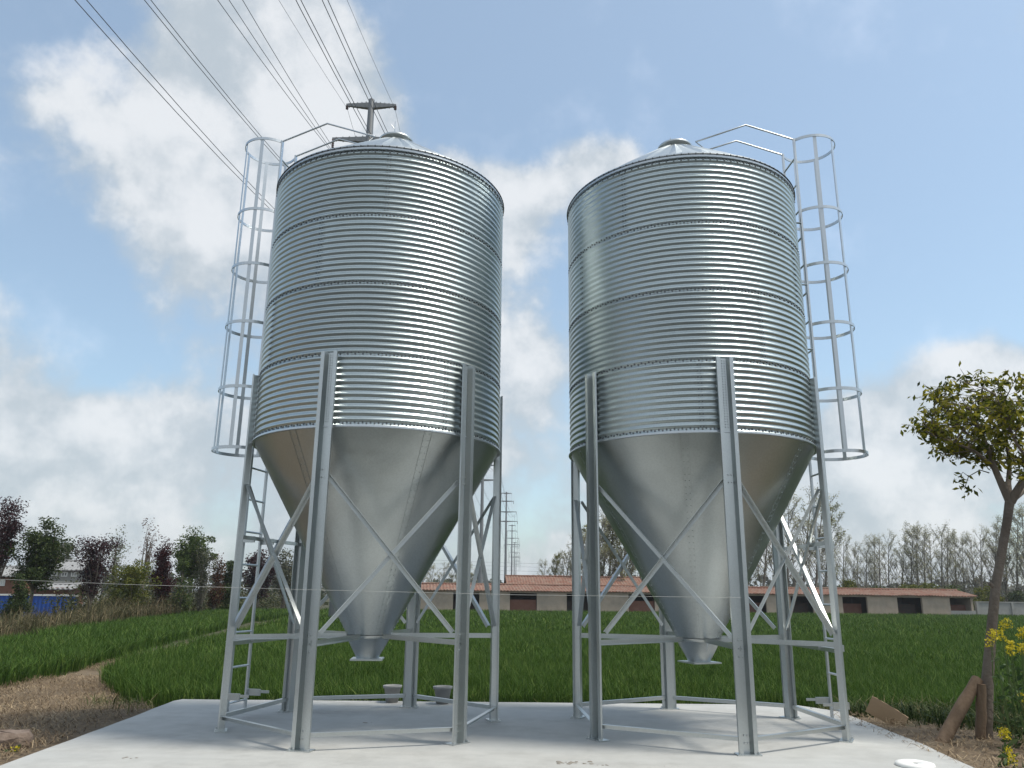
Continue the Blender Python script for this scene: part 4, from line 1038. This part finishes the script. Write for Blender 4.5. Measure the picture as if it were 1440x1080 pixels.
m_ = MB(); m_.lathe([(.001, .012), (.035, .012), (.04, .028), (.12, .036), (.165, .026), (.172, .006), (.168, .001), (.001, .001)], 40); m_.build('disc', M_PLASTIC, di)
m_ = MB(); m_.lathe([(.001, .0225), (.028, .0225), (.032, .014)], 20); m_.build('hole_dark', M_BLACK, di)  # black disc paints the dark of the lid's centre hole
# tan board in the weeds
cp = at_z(1243, 1024, -.1); cb = MB(); random.seed(3)
vs = []; nxg, nyg = 10, 4
for t_ in (0, .012):
    for i in range(nxg+1):
        for j in range(nyg+1):
            u_, v_ = i/nxg-.5, j/nyg; vs.append((u_*.44+.04*v_+rnd(-.004, .004), .03*v_*v_+.018*math.cos(u_*4)+t_, v_*.21-.10*u_+rnd(-.004, .004)))
K = (nxg+1)*(nyg+1); fs = []
for i in range(nxg):
    for j in range(nyg):
        a = i*(nyg+1)+j; q = (a, a+nyg+1, a+nyg+2, a+1); fs += [q, tuple(K+k for k in q[::-1])]
rimq = [i*(nyg+1) for i in range(nxg+1)]+[nxg*(nyg+1)+j for j in range(1, nyg+1)]+[i*(nyg+1)+nyg for i in range(nxg-1, -1, -1)]+[j for j in range(nyg-1, 0, -1)]
for i in range(len(rimq)): a, b = rimq[i], rimq[(i+1) % len(rimq)]; fs.append((b, a, K+a, K+b))
cb.add(vs, fs); o = cb.build('cardboard_sheet', M_CARD, None, (cp[0], cp[1], float(gz(cp[0], cp[1]))+.03)); o.rotation_euler = (.15, .30, -.55)
tag(o, 'bent piece of tan cardboard lying in dry weeds right of the right silo', 'cardboard')
# weathered block at bottom left
bp = at_z(6, 1050, -.05); m_ = MB(); random.seed(9)
nb = 14; vs = []; fs = []
for r_, z_ in ((.26, 0), (.29, .05), (.28, .12), (.25, .165), (.0, .175)):
    for i in range(nb):
        a = 2*PI*i/nb; q = r_*(1+.10*math.sin(3*a+1)+rnd(-.05, .05)); vs.append((q*math.cos(a)*1.25, q*math.sin(a)*.75, z_+rnd(-.012, .012)))
for k in range(4):
    for i in range(nb): fs.append((k*nb+i, k*nb+(i+1) % nb, (k+1)*nb+(i+1) % nb, (k+1)*nb+i))
m_.add(vs, fs); o = m_.build('weathered_block', M_BLOCK, None, (bp[0]-.12, bp[1], float(gz(bp[0], bp[1])))); tag(o, 'weathered brown block sunk in straw at the bottom left corner', 'block')
# mud flakes dropped on the slab
random.seed(31)
def clod(px, py, r, label, nn_=9):
    p = at_z(px, py, 0); m_ = MB()
    for j in range(nn_):
        cx, cy = rnd(-r, r)*1.8, rnd(-r, r)*.7; rr = r*rnd(.12, .4); k = 7; base = []; top_ = []
        for i in range(k):
            a = 2*PI*i/k; q = rr*rnd(.7, 1.25); base.append((cx+q*math.cos(a), cy+q*math.sin(a), .001)); top_.append((cx+q*.7*math.cos(a), cy+q*.7*math.sin(a), rr*.16+rnd(0, .003)))
        m_.add(base+top_, [(i, (i+1) % k, k+(i+1) % k, k+i) for i in range(k)]+[tuple(range(k, 2*k))])
    tag(m_.build('mud_clod', M_MUD, None, (p[0], p[1], 0)), label, 'mud', 'dried mud on the pad')
clod(808, 1073, .085, 'widest patch of dried mud on the front of the pad', 16)
clod(848, 1076, .04, 'small crumbs of mud just right of the widest mud patch', 6)
clod(520, 1017, .05, 'crumb of mud under the left silo', 4)
clod(940, 1078, .02, 'lone mud crumb near the bottom edge, left of the right silo front leg', 2)
clod(972, 1036, .018, 'tiny mud crumb on the pad in front of the right silo', 2)
clod(180, 1066, .05, 'thin mud streak on the pad at the bottom left', 5)

# ------------------------------------------------------------------ the air itself
hz = MB(); hz.box((0, 0, 19.5), (2800, 2800, 43)); HZ = bpy.data.materials.new('hazy_air'); HZ.use_nodes = True
t = HZ.node_tree; t.nodes.clear(); o_ = nd(t, 'ShaderNodeOutputMaterial'); v_ = nd(t, 'ShaderNodeVolumePrincipled')
v_.inputs['Color'].default_value = (.86, .90, .95, 1); v_.inputs['Density'].default_value = .0004; v_.inputs['Anisotropy'].default_value = .3
t.links.new(v_.outputs[0], o_.inputs['Volume'])
tag(hz.build('haze', HZ), kind='stuff')
